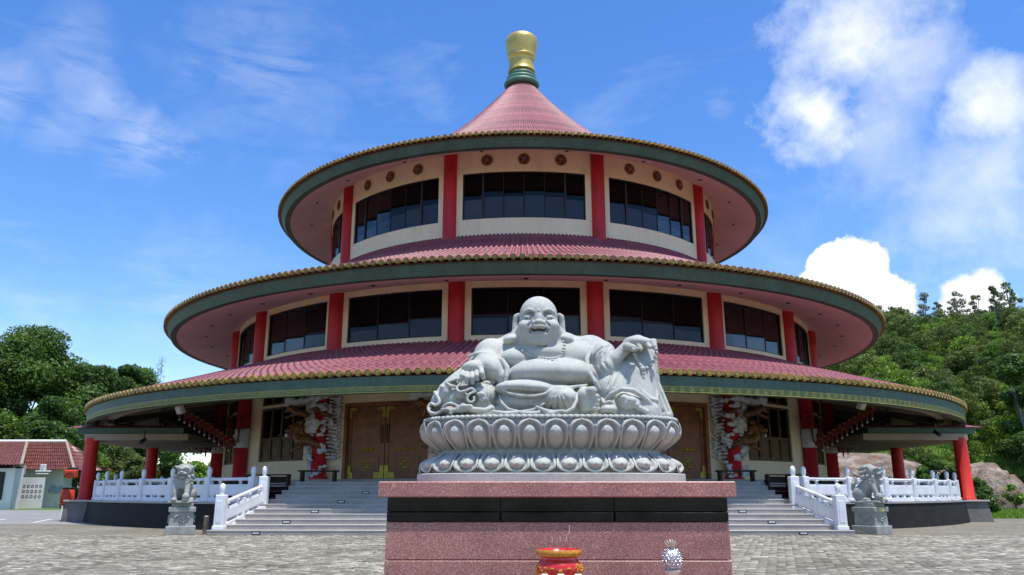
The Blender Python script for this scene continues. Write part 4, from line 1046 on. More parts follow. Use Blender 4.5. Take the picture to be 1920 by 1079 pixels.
tag(pot, 'shiny red incense pot with gold rim on the offering table', 'pot')
MB().lathe([(.19, pz - .064), (.222, pz - .058), (.224, pz - .012), (.215, pz)], 40).build('rim', 'pot_gold', pot, True)
MB().lathe([(.215, pz), (.19, pz), (.175, pz - .07)], 40).build('inner_rim', 'pot_red', pot, True)
mat('ash', (.42, .40, .37), .9); MB().lathe([(0, pz - .06), (.178, pz - .06)], 32).build('ash', 'ash', pot)
orn = MB(); rr = random.Random(2)
for k in range(70):
    a = rr.choice((-1, 1)) * rr.uniform(.62, 1.5); z = rr.uniform(.07, .185); R = .19 + .037 * math.sin(math.pi * (z - .05) / .17)
    orn.sphere((R * math.sin(a), -R * math.cos(a), TT + z), (.012, .008, .010), 6, 4)
for a, z, r1, r2 in ((0, .125, .022, .022), (-.38, .15, .024, .009), (.38, .15, .024, .009), (-.5, .07, .02, .007), (.5, .07, .02, .007)): orn.sphere((.223 * math.sin(a), -.223 * math.cos(a), TT + z), (r1, .006, r2), 10, 6, (0, 0, a))
tag(orn.build('gold_ornament', 'pot_gold', pot, True), kind='stuff')
mat('incense_red', (.45, .03, .03), .7); mat('incense_tip', (.7, .66, .6), .8)
for (px, py, lean, lab) in ((1035, 1006, -.015, 'leftmost thin incense stick standing in the red pot'), (1050, 1004, 0, 'second incense stick from the left in the red pot'), (1062, 1003, .002, 'third incense stick from the left in the red pot'), (1068, 985, .03, 'tallest incense stick, leaning right in the red pot')):
    tp = at(px, py, 8.25); b = Vector((tp.x - lean, 8.25, pz - .07)); L = tp.z - b.z
    s_ = MB().tube([(0, 0, 0), (lean * .7, 0, L * .7)], .0022, 6).build('incense_stick', 'incense_red'); s_.location = b
    MB().tube([(lean * .7, 0, L * .7), (lean, 0, L)], .003, 6).build('ash_tip', 'incense_tip', s_); tag(s_, lab, 'incense stick')
mat('silver_foil', (.78, .79, .76), .22, .25, 30, .8, 45, metal=.85)
mat('cream_foil', (.72, .66, .52), .4, .2, 20, .4, 40, metal=.4)
ap = at(1260, 1050, 8.3); pine = empty('pineapple_ornament', (ap.x, 8.3, TT)); tag(pine, 'silvery pineapple-shaped ornament with spiky crown on the offering table', 'ornament')
ztop, zb = at(1260, 1030, 8.3).z - TT, at(1260, 1070, 8.3).z - TT; hb = ztop - zb
MB().lathe([(.0, zb), (.052, zb), (.075, zb + hb * .25), (.088, zb + hb * .55), (.082, zb + hb * .8), (.06, zb + hb * .98), (0, zb + hb)], 20).build('body', 'silver_foil', pine, True)
sc = MB()
for j in range(8):
    v = (j + .5) / 8; z = zb + hb * v; R = .052 + .038 * math.sin(math.pi * min(1, v * 1.05))
    for k in range(11):
        a = 2 * math.pi * (k + .5 * (j % 2)) / 11; q = Vector((R * math.sin(a), -R * math.cos(a), z)); n = Vector((math.sin(a), -math.cos(a), .25)).normalized(); t = Vector((math.cos(a), math.sin(a), 0))
        V = [q + t * .02, q + Vector((0, 0, .018)), q - t * .02, q - Vector((0, 0, .018)), q + n * .016]; sc.add([tuple(v_) for v_ in V], [(0, 1, 4), (1, 2, 4), (2, 3, 4), (3, 0, 4)])
tag(sc.build('scale', 'silver_foil', pine), kind='stuff')
lf = MB()
for k in range(26):
    a = k * 2.4; t = .25 + .6 * (k / 26); L = .11; d = Vector((math.sin(a) * t, -math.cos(a) * t, 1)).normalized(); s_ = d.cross(Vector((math.sin(a), -math.cos(a), 0))).normalized() * .009; b = Vector((math.sin(a) * .03 * t, -math.cos(a) * .03 * t, zb + hb - .005))
    lf.add([tuple(b - s_), tuple(b + s_), tuple(b + d * L * .6 + s_ * .8), tuple(b + d * L), tuple(b + d * L * .6 - s_ * .8)], [(0, 1, 2, 3, 4)])
tag(lf.build('crown_leaf', 'cream_foil', pine), kind='stuff')
MB().lathe([(0, 0), (.085, 0), (.09, .02), (.06, .04), (.05, zb * .5), (.078, zb - .01), (.080, zb + .006), (.05, zb + .004)], 24).build('stand', 'cream_foil', pine, True)
mat('porcelain', (.82, .82, .80), .25, .03)
for px, lab in ((1021, 'left white porcelain cup in front of the red pot'), (1051.5, 'middle white porcelain cup in front of the red pot'), (1084, 'right white porcelain cup in front of the red pot')):
    q = at(px, 1077, 7.95); cup = MB().lathe([(0, 0), (.022, 0), (.026, .01), (.034, q.z - TT - .004), (.0335, q.z - TT), (.030, q.z - TT - .004), (.02, .02), (0, .018)], 20).build('offering_cup', 'porcelain', None, True); cup.location = (q.x, 7.95, TT)
    MB().lathe([(.0268, .012), (.0275, .02)], 20).build('foot_ring', 'porcelain', cup); tag(cup, lab, 'cup')
# ================================================================== GROUND
def smooth(a, b, x): t = np.clip((np.asarray(x, float) - a) / (b - a), 0, 1); return t * t * (3 - 2 * t)
def vnoise(x, y, s): return np.array([mnoise.noise((float(a) * s, float(b) * s, 3.7)) for a, b in zip(np.ravel(x), np.ravel(y))]).reshape(np.shape(x))
def hill_h(x, y):
    x = np.asarray(x, float); y = np.asarray(y, float); u = x / np.maximum(y, 1)
    s = smooth(.26, .42, u) * smooth(62, 74, y + .0 * x)
    r = 34 * (1 - np.exp(-np.maximum(0, y - 66) * .42 / 30)) * (1 + .05 * smooth(.45, .7, u)) * 1.2
    return s * r
mat('earth', (.16, .15, .09), .95, .3, .12, .3, 2, col2=(.08, .11, .03))
mat('asphalt', (.27, .265, .255), .9, .15, .35, .2, 30, fine=.15)
mat('road_paint', (.72, .72, .68), .7, .15, 4)
mat('lawn_green', (.10, .16, .025), .95, .4, .5, .4, 12, col2=(.05, .10, .015))
gr = MB().add([(-1500, -200, -.03), (1500, -200, -.03), (1500, 2500, -.03), (-1500, 2500, -.03)], [(0, 1, 2, 3)]).build('ground', 'earth'); tag(gr, 'bare earth ground reaching to the horizon', 'ground', kind='structure')
def sheet(name, pts, z, m, label, cat, th=.03):
    n = len(pts); o = MB().add([(x, y, z) for x, y in pts] + [(x, y, z - th) for x, y in pts], [list(range(n))] + [(i, i + n, (i + 1) % n + n, (i + 1) % n) for i in range(n)]).build(name, m)
    return tag(o, label, cat, kind='structure')
# joint bed of the plaza; far pavers come from the material
m = bpy.data.materials.new('paving_far'); m.use_nodes = True; MATS['paving_far'] = m; T = NT(m.node_tree); T.n.clear()
o_ = T.node('ShaderNodeOutputMaterial'); b_ = T.node('ShaderNodeBsdfPrincipled'); T.l.new(b_.outputs[0], o_.inputs[0]); co = T.node('ShaderNodeTexCoord').outputs['Object']
bk = T.node('ShaderNodeTexBrick'); T.l.new(co, bk.inputs['Vector']); bk.inputs['Scale'].default_value = 1.0
bk.inputs['Brick Width'].default_value = .17; bk.inputs['Row Height'].default_value = .085; bk.inputs['Mortar Size'].default_value = .006; bk.inputs['Bias'].default_value = 0
for k_, c_ in (('Color1', (.31, .275, .20, 1)), ('Color2', (.15, .13, .09, 1)), ('Mortar', (.07, .065, .05, 1))): bk.inputs[k_].default_value = c_
T.l.new(T.mix(1.0, bk.outputs[0], T.ramp(T.noise(co, .35, 6, .6).outputs[0], [(.3, .7), (.7, 1.15)]), 'MULTIPLY'), b_.inputs['Base Color']); b_.inputs['Roughness'].default_value = .85
plaza = sheet('plaza', [(-60, -30), (60, -30), (60, 42), (20.5, 42), (20.5, 60), (-16.5, 60), (-16.5, 34), (-60, 34)], 0.0, 'paving_far', 'worn grey block paving of the temple forecourt', 'paving')
tint_mat('paver', [(.0, (.095, .083, .060)), (.3, (.170, .151, .112)), (.6, (.270, .243, .185)), (1.0, (.52, .48, .385))], .8, tscale=.55, spec=.35)
BW, BH = .17, .085
def paver_field():
    V, Fc, tn, near = [], [], [], []
    ys = np.arange(12.0, 25.2, BH)
    xs_all, ys_all = [], []
    for j, y in enumerate(ys):
        hw = .68 * y + 1.5; x = np.arange(-hw, hw, BW) + (BW / 2 if j % 2 else 0); xs_all.append(x); ys_all.append(np.full(len(x), y))
    X = np.concatenate(xs_all); Y = np.concatenate(ys_all)
    rr = np.hypot(X - XC, Y - YC); keep = (rr > 23.5) & ~((np.abs(X - XC) < 9.95) & (Y > 25.3)) & ~((np.abs(X - PX) < 2.0) & (Y < 12.2)); return X[keep], Y[keep]
PXs, PYs = paver_field(); NPV = len(PXs); r1 = RNG.normal(.46, .22, NPV); zz = .012 + RNG.normal(0, .0022, NPV); tl1, tl2 = RNG.normal(0, .006, NPV), RNG.normal(0, .006, NPV)
px_n = (np.abs(PXs / PYs) < .66) & ~((PXs / PYs > -.175) & (PXs / PYs < .275)); order = np.argsort(np.where(px_n & (PYs > 13.2), PYs, 1e9))
solo = order[:300]; rest = np.setdiff1d(np.arange(NPV), solo)
hx, hy, bv = BW / 2 - .004, BH / 2 - .004, .008
def paver_verts(cx, cy, z, a, b):
    q = [(-hx + bv, -hy + bv, 1), (hx - bv, -hy + bv, 1), (hx - bv, hy - bv, 1), (-hx + bv, hy - bv, 1), (-hx, -hy, 0), (hx, -hy, 0), (hx, hy, 0), (-hx, hy, 0)]
    return np.stack([np.stack([cx + u, cy + v, (z + a * u / BW + b * v / BH) * w + .0005], -1) for u, v, w in q], 1)
PVV = paver_verts(PXs, PYs, zz, tl1, tl2); pf = np.array([(0, 1, 2, 3), (4, 5, 1, 0), (5, 6, 2, 1), (6, 7, 3, 2), (7, 4, 0, 3)])
o = mesh_obj('paving_block_field', PVV[rest].reshape(-1, 3), (pf[None] + (np.arange(len(rest)) * 8)[:, None, None]).reshape(-1, 4), 'paver', plaza, tint=np.repeat(r1[rest], 8)); tag(o, kind='stuff')
protos = [mesh_obj('paving_block', paver_verts(np.zeros(1), np.zeros(1), np.array([.013]), np.array([tl1[k]]), np.array([tl2[k]])).reshape(-1, 3), pf, 'paver', plaza, tint=np.full(8, t)) for k, t in enumerate((.12, .32, .45, .58, .85))]
used = [False] * 5
for n_, i in enumerate(solo):
    k = int(np.clip((r1[i] + .1) / .25, 0, 4)); o = protos[k] if not used[k] else copy_obj(protos[k], plaza); used[k] = True; o.location = (PXs[i], PYs[i], 0)
for k in range(5):
    if not used[k]: bpy.data.objects.remove(protos[k])
sheet('road', [(-90, 34.0), (-16.6, 34.0), (-16.6, 62), (-90, 62)], .006, 'asphalt', 'sunlit grey road beside the temple, left', 'road')
sheet('lawn', [(20.6, 42), (200, 42), (200, 75), (20.6, 75)], .004, 'lawn_green', 'green lawn beyond the paving on the right', 'lawn')
sheet('verge', [(-90, 62), (-20, 62), (-20, 120), (-90, 120)], .004, 'lawn_green', 'strip of grass in front of the white guardhouse', 'lawn')
rdm = MB()
def line(p0, p1, w=.12):
    a, b = ground_at(*p0), ground_at(*p1); d = (b - a).normalized(); n = Vector((-d.y, d.x, 0)) * w / 2
    return [(a + n).to_tuple(), (a - n).to_tuple(), (b - n).to_tuple(), (b + n).to_tuple()]
road = bpy.data.objects['road']
for p0, p1 in (((-60, 981), (60, 977)), ((60, 981), (97, 974)), ((60, 980.5), (97, 980.5)), ((95, 967), (128, 967)), ((-20, 979), (10, 974))):
    q = [(x, y, .012) for x, y, z in line(p0, p1, .14)]; MB().add(q, [(0, 1, 2, 3)]).build('lane_marking', 'road_paint', road)
# the wooded hill
gx, gy = np.meshgrid(np.linspace(5, 260, 90), np.linspace(56, 330, 90)); gz = hill_h(gx, gy); gz = gz + np.where(gz > .3, vnoise(gx, gy, .06) * 1.2, 0) - .25
n_ = 90; HF_ = np.array([(j * n_ + i, j * n_ + i + 1, (j + 1) * n_ + i + 1, (j + 1) * n_ + i) for j in range(n_ - 1) for i in range(n_ - 1)])
hill = mesh_obj('hill', np.stack([gx.ravel(), gy.ravel(), gz.ravel()], -1), HF_, 'lawn_green', None, True); tag(hill, 'steep green hill rising behind the temple on the right', 'hill', kind='structure')

# ================================================================== BALUSTRADES
def slope_box(m, p0, p1, h0, h1, t):
    p0, p1 = Vector(p0), Vector(p1); d = Vector((p1.x - p0.x, p1.y - p0.y, 0)).normalized(); n = Vector((-d.y, d.x, 0)) * t / 2
    V = [p + n * s + Vector((0, 0, h)) for p in (p0, p1) for h in (h0, h1) for s in (-1, 1)]
    m.add([tuple(v) for v in V], [(0, 1, 3, 2), (4, 6, 7, 5), (0, 4, 5, 1), (2, 3, 7, 6), (0, 2, 6, 4), (1, 5, 7, 3)])
def lerp(a, b, t): return tuple(a[i] + (b[i] - a[i]) * t for i in range(3))
def bal_post(parent, p, ang, h=.86, w=.26):
    m = MB().box((0, 0, h / 2), (w, w, h), bev=.02); m.box((0, 0, .06), (w + .05, w + .05, .12), bev=.015)
    o = m.build('post', 'white_paint', parent); o.location = p; o.rotation_euler = (0, 0, ang)
    c = MB().lathe([(.06, h), (.075, h + .03), (.062, h + .06), (.085, h + .10), (.092, h + .24), (.07, h + .31), (.03, h + .345), (0, h + .35)], 16).build('post_cap', 'white_paint', o, True)
    MB().box((0, -w / 2 - .002, h * .52), (w * .55, .02, h * .62), bev=.008).build('inset', 'white_paint', o)
def bal_bay(parent, p0, p1, h=.82, blocks=3):
    c = MB(); slope_box(c, p0, p1, 0, .14, .20); c.build('base_rail', 'white_paint', parent)
    k = MB()
    pn = MB(); slope_box(pn, p0, p1, .22, .60, .11); pn.build('panel', 'white_paint', parent)
    pi = MB(); slope_box(pi, lerp(p0, p1, .08), lerp(p0, p1, .92), .27, .55, .14); pi.build('panel_field', 'white_paint', parent)
    for j in range(blocks + 1):
        t = (j + .5) / (blocks + 1)
        b = MB(); slope_box(b, lerp(p0, p1, t - .035), lerp(p0, p1, t + .035), .14, .222, .10); b.build('block', 'white_paint', parent)
    for t in (.27, .73):
        q = lerp(p0, p1, t); MB().lathe([(.05, .60), (.085, .61), (.04, .63), (.05, .68), (.09, .72), (.06, .745)], 12, c=q).build('vase_support', 'white_paint', parent, True)
    a, b = lerp(p0, p1, .0), lerp(p0, p1, 1); MB().tube([(a[0], a[1], a[2] + .78), (b[0], b[1], b[2] + .78)], .058, 10).build('handrail', 'white_paint', parent, True)
for s, lab in ((-1, 'left'), (1, 'right')):
    T_ = empty('terrace_balustrade', (XC, YC, TZ)); tag(T_, 'white stone balustrade along the round terrace behind the %s guardian lion' % lab, 'balustrade', 'white balustrades of the terrace')
    angs = [24.6 + 5.35 * k for k in range(7)]; prev = None
    for a in angs:
        p = pol(23.05, s * a, 0)
        bal_post(T_, p, R_(s * a))
        if prev: bal_bay(T_, prev, p)
        prev = p
    # lower run to the side porch
    S_ = empty('porch_balustrade', (XC, YC, TZ)); tag(S_, 'short white balustrade beside the red column of the %s porch' % lab, 'balustrade', 'white balustrades of the terrace')
    q0, q1 = (s * 18.75, -12.1, 0), (s * 16.6, -12.15, 0); bal_post(S_, q0, 0, .80); bal_bay(S_, q0, q1); bal_post(S_, q1, 0, .7)
    B_o = empty('stair_balustrade', (XC, 25.4, 0)); tag(B_o, 'white sloping balustrade on the %s edge of the stairway' % lab, 'balustrade', 'white balustrades of the stairs')
    p0 = (s * 9.62, .30, .15); p1 = (s * 8.98, 2.42, .72)
    bal_post(B_o, p0, 0, 1.05, .30); bal_post(B_o, p1, 0, 1.08, .30); mid = lerp(p0, p1, .5)
    bal_bay(B_o, p0, mid, blocks=1); bal_bay(B_o, mid, p1, blocks=1)
    w = MB(); slope_box(w, lerp(p0, p1, -.04), lerp(p0, p1, 1.02), -.30, .02, .24); w.build('string_wall', 'white_paint', B_o)
    sp = MB().box((0, 0, .34), (.15, .16, .68), bev=.015).build('post', 'white_paint', B_o); sp.location = mid

# ================================================================== SIDE PORCHES
for s, lab in ((-1, 'left'), (1, 'right')):
    po = empty('side_porch', (XC + s * 18.4, YC - 7, 0)); tag(po, 'side porch with red columns under a green-edged canopy at the %s of the temple' % lab, 'porch', 'side porches of the temple')
    x0, x1 = sorted((s * 2.35, s * -2.4)); b = MB()
    V = [(x0 - .14 * (s < 0), -5.45, 0), (x1 + .14 * (s > 0), -5.45, 0), (x1 + .14 * (s > 0), 6, 0), (x0 - .14 * (s < 0), 6, 0), (x0, -5.35, .88), (x1, -5.35, .88), (x1, 6, .88), (x0, 6, .88)]
    b.add(V, [(3, 2, 1, 0), (4, 5, 6, 7), (0, 1, 5, 4), (1, 2, 6, 5), (2, 3, 7, 6), (3, 0, 4, 7)]); b.build('platform', 'stone_wall_light', po)
    MB().box(((x0 + x1) / 2, .3, .915), (x1 - x0 + .16, 11.5, .07), bev=.01).build('platform_edge', 'step_nosing', po)
    for cx_, cy_ in ((s * 1.95, -4.5), (s * 1.75, 1.5)):
        MB().lathe([(.37, .95), (.37, 1.02), (.315, 1.06), (.29, 3.75)], 24, c=(cx_, cy_, 0)).build('column', 'red_column', po, True)
    MB().box((s * -.2, .62, 3.79), (4.86, 10.7, .30)).build('ceiling_beam', 'beam_beige', po)
    MB().box((s * .15, 1.15, 4.09), (5.0, 11.6, .28), bev=.02).build('fascia', 'fascia_green', po)
    MB().box((s * .15, 1.15, 3.62), (4.6, 10.9, .03)).build('ceiling', 'beam_beige', po)
    can = MB(); W_ = 2.85
    can.add([(s * .15 - W_, -4.8, 4.235), (s * .15 + W_, -4.8, 4.235), (s * .15 + W_, 6.6, 4.235), (s * .15 - W_, 6.6, 4.235), (s * .15 - W_ + .5, -4.35, 4.36), (s * .15 + W_ - .5, -4.35, 4.36), (s * .15 + W_ - .5, 6.2, 4.36), (s * .15 - W_ + .5, 6.2, 4.36)],
            [(3, 2, 1, 0), (4, 5, 6, 7), (0, 1, 5, 4), (1, 2, 6, 5), (2, 3, 7, 6), (3, 0, 4, 7)]); can.build('canopy_tiles', 'tile_pink', po)

# ================================================================== GUARDIAN LIONS
def lion():
    L = SDF((-.55, -.72, -.02), (.55, .62, 1.30), .017)
    L.box((0, 0, .04), (.36, .50, .04), .01, .005)
    L.tube([(0, .22, .32), (0, .02, .50), (0, -.12, .66)], [.25, .235, .22], .06); L.ell((0, -.2, .62), (.22, .2, .22), .05)
    L.tube([(0, -.1, .72), (0, -.18, .92)], [.22, .2], .05); L.ell((0, -.22, .97), (.235, .22, .20), .04)
    L.ell((0, -.42, .90), (.16, .13, .075), .02); L.ell((0, -.40, .79), (.135, .13, .05), .015); L.ell((0, -.50, .845), (.12, .05, .022), .008, op='s'); L.ell((0, -.52, .945), (.07, .06, .045), .02)
    for s in (-1, 1):
        L.ell((s * .10, -.42, 1.01), (.06, .05, .045), .015); L.tube([(s * .03, -.46, 1.04), (s * .11, -.46, 1.08), (s * .19, -.36, 1.05)], [.03, .04, .025], .015)
        L.tube([(s * .19, -.16, 1.05), (s * .32, -.16, 1.13)], [.07, .03], .02)
        L.tube([(s * .16, -.22, .60), (s * .19, -.34, .34), (s * .18, -.36, .12)], [.11, .085, .075], .03); L.ell((s * .18, -.42, .11), (.09, .12, .06), .02)
        for k in range(3): L.ell((s * .18 + (k - 1) * .055, -.52, .10), (.028, .04, .035), .01)
        L.ell((s * .23, .22, .27), (.13, .24, .21), .03); L.ell((s * .26, -.02, .11), (.09, .16, .06), .02)
        for k in range(4):
            for j in range(3): L.ell((s * (.16 + .05 * j), -.02 + .06 * k - .05 * j, 1.12 - .14 * j - .02 * k), .062, .012)
        L.tube([(s * .20, -.30, .80), (s * .22, -.28, .70), (s * .17, -.33, .62)], [.06, .05, .03], .02)
    for k in range(-3, 4): L.ell((k * .065, -.16, 1.17 - .006 * k * k), .055, .012); L.ell((k * .065, -.04, 1.15 - .006 * k * k), .055, .012)
    for k in range(9): a = -1.5 + 3.0 * k / 8; L.ell((.23 * math.sin(a), -.18 - .20 * math.cos(a), .72), .036, .006)
    L.ell((0, -.42, .66), (.05, .05, .06), .01)
    L.tube([(0, .42, .25), (0, .52, .45), (0, .46, .66), (.04, .40, .78)], [.06, .07, .07, .04], .02)
    for k in range(4): L.ell((.06 * (k - 1.5), .47, .60 + .05 * k), .06, .015)
    L.ell((-.20, -.45, .20), .12, .012)
    return L.mesh()
LV, LF = lion()
mat('plaque_yellow', (.62, .50, .16), .6, .2, 30)
lion_obj = None
for s, (px, py), lab, rz_l, rz_p in ((-1, (326, 1004), 'left', R_(6), R_(22)), (1, (1648, 1003), 'right', R_(44), R_(35))):
    g = ground_at(px, py); base = Vector((g.x, g.y + .45, 0))
    pd_ = empty('lion_plinth', base, rz_p); pd_.scale = (.88, .88, 1.0); tag(pd_, 'grey carved stone plinth under the %s guardian lion' % lab, 'plinth')
    MB().box((0, 0, .13), (.98, .98, .26), bev=.015).build('foot', 'lion_stone', pd_)
    MB().box((0, 0, .47), (.80, .80, .42), taper=.97).build('die', 'lion_stone', pd_)
    rl = MB()
    for fx in range(4):
        M = Matrix.Rotation(fx * math.pi / 2, 3, 'Z')
        for k in range(9): v = M @ Vector((.26 * math.cos(k * 2.3) * (.3 + .08 * k), -.405, .47 + .10 * math.sin(k * 1.9))); rl.sphere(v, (.05, .05, .03), 6, 5)
    tag(rl.build('relief', 'lion_stone', pd_, True), kind='stuff')
    MB().box((0, 0, .755), (.90, .90, .15), bev=.02).build('cap', 'lion_stone', pd_); MB().box((0, 0, .885), (.72, .72, .11), bev=.015).build('base_block', 'lion_stone', pd_)
    if s > 0: MB().box((-.02, -.452, .755), (.30, .012, .12)).build('plaque', 'plaque_yellow', pd_)
    V = LV.copy()
    if s < 0: V = V * np.array((-1, 1, 1)); Fl = LF[:, ::-1]
    else: Fl = LF
    lo_ = mesh_obj('guardian_lion', V * 1.0, Fl, 'lion_stone', None, True); lo_.location = base + Vector((0, 0, .94)); lo_.rotation_euler = (0, 0, rz_l); lo_.scale = (.92, .92, 1.0)
    tag(lo_, 'grey stone guardian lion %s of the stairway, seated on its plinth' % lab, 'lion statue')

# ================================================================== SMALL THINGS ROUND THE STAIRS
for s, lab in ((-1, 'left'), (1, 'right')):
    r = empty('shoe_rack', (XC + s * 9.55, 30.1, TZ)); tag(r, 'dark brown open wooden rack at the %s side of the upper stairs' % lab, 'rack', 'wooden racks by the stairs')
    for x in (-.75, 0, .75): MB().box((x, 0, .49), (.06, .42, .98), bev=.006).build('upright', 'dark_wood', r)
    for z in (.12, .36, .60, .955):
        for x in (-.375, .375): MB().box((x, .004, z), (.688, .44, .045), bev=.005).build('shelf', 'mid_wood', r)
    for x in (-.375, .375): MB().box((x, .19, .78), (.686, .03, .22)).build('back_board', 'dark_wood', r); MB().box((x, .20, .28), (.686, .03, .5)).build('back_board', 'dark_wood', r)
    bn = empty('bench', (XC + s * 8.0, 31.35, FL - .15)); tag(bn, 'low dark wooden bench by the wall at the %s dragon column' % lab, 'bench', 'benches on the landing')
    MB().box((0, 0, .42), (1.5, .42, .06), bev=.01).build('seat', 'dark_wood', bn)
    for x in (-.62, .62): MB().box((x, 0, .20), (.1, .36, .39), bev=.008).build('leg', 'dark_wood', bn)
mat('bollard_steel', (.30, .24, .20), .35, .2, 6, metal=.6)
g = ground_at(384, 1003); bo = MB().lathe([(.075, 0), (.075, .50), (.085, .51), (.085, .555), (.05, .57), (0, .572)], 16).build('bollard', 'bollard_steel', None, True); bo.location = g; MB().lathe([(.11, .0), (.11, .015), (.075, .02)], 16).build('base_plate', 'bollard_steel', bo)
tag(bo, 'short brown metal bollard at the left foot of the stairway', 'bollard')

# ================================================================== LEFT: GUARDHOUSE, BOARD, LANTERN
mat('house_wall', (.80, .77, .68), .85, .12, .6, streak=.2); mat('house_wall_white', (.82, .80, .76), .85, .1, .6, streak=.2)
m = mat('brown_tile', (.20, .058, .034), .4, .35, 2.5, spec=.7); 
def tile_rows(name, parent, p00, p10, p01, p11, n, m='brown_tile', r=.10):
    """roof plane with n barrel rows running from the eave (p00-p10) to the ridge (p01-p11)"""
    A, B, C_, D_ = [Vector(p) for p in (p00, p10, p01, p11)]; nrm = (B - A).cross(C_ - A).normalized(); nrm = nrm if nrm.z > 0 else -nrm; mb = MB()
    for k in range(n):
        a0, a1 = A.lerp(B, k / n), A.lerp(B, (k + 1) / n); c0, c1 = C_.lerp(D_, k / n), C_.lerp(D_, (k + 1) / n)
        V = []
        for j in range(9):
            t0 = j / 8
            for tt_, hh in ((t0, .05), (min(1, t0 + .12), .0)):
                e0, e1 = a0.lerp(c0, tt_), a1.lerp(c1, tt_)
                for u, h in ((0, 0), (.25, .8), (.5, 1), (.75, .8), (1, 0)): V.append(tuple(e0.lerp(e1, u) + nrm * (h * r + hh)))
        P_ = 5; mb.add(V, [(i * P_ + q, i * P_ + q + 1, (i + 1) * P_ + q + 1, (i + 1) * P_ + q) for i in range(17) for q in range(4)])
    return mb.build(name, m, parent)
gh = empty('guardhouse', (0, 0, 0)); tag(gh, 'white guardhouse with brown tiled hip roof at the left edge', 'house')
gh.location = at(60, 950, 70).xy.to_3d(); gx0, gy0 = gh.location.x, gh.location.y
def lx(px, d): return at(px, 900, d).x - gx0
def lz(py, d): return at(60, py, d).z
dB, dA = 72.0, 66.0
xr, xl = lx(119, dB), lx(20, dB)
MB().box(((xr + xl) / 2 - 1, dB - gy0 + .7, 1.65), (xr - xl + 2, 1.4, 3.3)).build('wall', 'house_wall', gh)
xa = lx(26, dA); MB().box((xa - 2.5, dA - gy0 + .6, 1.6), (5, 1.2, 3.2)).build('wall', 'house_wall_white', gh)
wz0, wz1 = lz(938, dA), lz(885, dA)
w_ = MB().box((xa - 2.45, dA - gy0 - .02, (wz0 + wz1) / 2), (3.4, .08, wz1 - wz0), bev=.02).build('window', 'window_frame', gh)
for k in range(2): MB().box((xa - 3.25 + 1.6 * k, dA - gy0 - .07, (wz0 + wz1) / 2), (1.5, .02, wz1 - wz0 - .16)).build('pane', 'window_glass', w_)
ze, zr = lz(881, dB), lz(831, dB + 3); fy0, ry = dB - gy0 - .9, dB - gy0 + 2.6
xE, xRg = lx(146, dB), lx(84, dB)
tile_rows('roof', gh, (xl - 4, fy0, ze), (xE, fy0, ze - .1), (xl - 4, ry, zr), (xRg, ry, zr), 44)
tile_rows('roof', gh, (xE, fy0, ze - .1), (xE, fy0 + 7, ze), (xRg, ry, zr), (xRg, ry + .2, zr), 20)
tile_rows('roof', gh, (xa + .9, dA - gy0 - .8, lz(875, dA)), (xa - 7, dA - gy0 - .8, lz(873, dA)), (xa - 4.0, ry - 1, zr - .1), (xa - 8.5, ry - 1, zr - .1), 26)
MB().tube([(xl - 4, ry, zr + .12), (xRg, ry, zr + .12)], .16, 8).build('ridge', 'house_wall', gh); MB().tube([(xRg, ry, zr + .1), (xE, fy0, ze + .08)], .13, 8).build('hip', 'beam_beige', gh); MB().tube([(xa + .9, dA - gy0 - .8, lz(875, dA) + .1), (xa - 4, ry - 1, zr)], .13, 8).build('hip', 'beam_beige', gh)
MB().box((xr - .6, dB - gy0 - .08, lz(918, dB)), (1.1, .04, .6)).build('notice', mat('notice_blue', (.45, .55, .62), .6, .3, 6), gh)
MB().box((xr - 3.0, dB - gy0 - .06, lz(901, dB)), (1.9, .05, .10)).build('trim_board', 'mid_wood', gh)
MB().box((xr - 1.5, dB - gy0 - .05, .25), (2.0, .05, .5)).build('skirting', 'house_wall_white', gh)
ac = MB().box((0, 0, 0), (.95, .4, .75), bev=.03).build('air_conditioner', 'floodlight_grey'); q = at(36, 882, 70.5); ac.location = q; tag(ac, 'grey air-conditioning unit under the guardhouse eave', 'air conditioner')
o = MB().lathe([(0, .0), (.30, .0), (.30, .02)], 18).build('fan_grille', 'black_metal', ac); o.rotation_euler = (math.pi / 2, 0, 0); o.location = (0, -.215, 0)
fl_ = empty('wall_lamp', at(81, 884, 70.4)); tag(fl_, 'white lamp bracket below the guardhouse roof', 'lamp')
MB().box((0, 0, 0), (1.25, .3, .13), bev=.02).build('shelf', 'white_paint', fl_); MB().box((0, 0, -.22), (1.1, .28, .10), bev=.02).build('shelf', 'white_paint', fl_); MB().box((-.05, 0, .34), (.42, .28, .5), bev=.03).build('lamp_body', 'white_paint', fl_)
bdp = at(56, 950, 69.0); brd = empty('notice_board', (bdp.x, 69.0, 0)); tag(brd, 'leaning white board with rows of round dark emblems by the guardhouse', 'board')
bw, bh = 1.95, at(60, 896, 69).z
pb = MB().box((0, 0, bh / 2), (bw, .07, bh), bev=.01).build('panel', 'house_wall_white', brd); mat('emblem_dark', (.10, .11, .15), .7)
for j in range(3):
    for k in range(5):
        o = MB().lathe([(.07, 0), (.125, 0)], 14).build('emblem', 'emblem_dark', brd); o.location = (-.70 + .35 * k, -.045, bh * .72 - .42 * j); o.rotation_euler = (math.pi / 2, 0, 0)
MB().tube([(-bw / 2 - .3, -.6, 0), (-bw / 2 - .75, -.1, bh + .1)], .06, 6).build('strut', 'white_paint', brd)
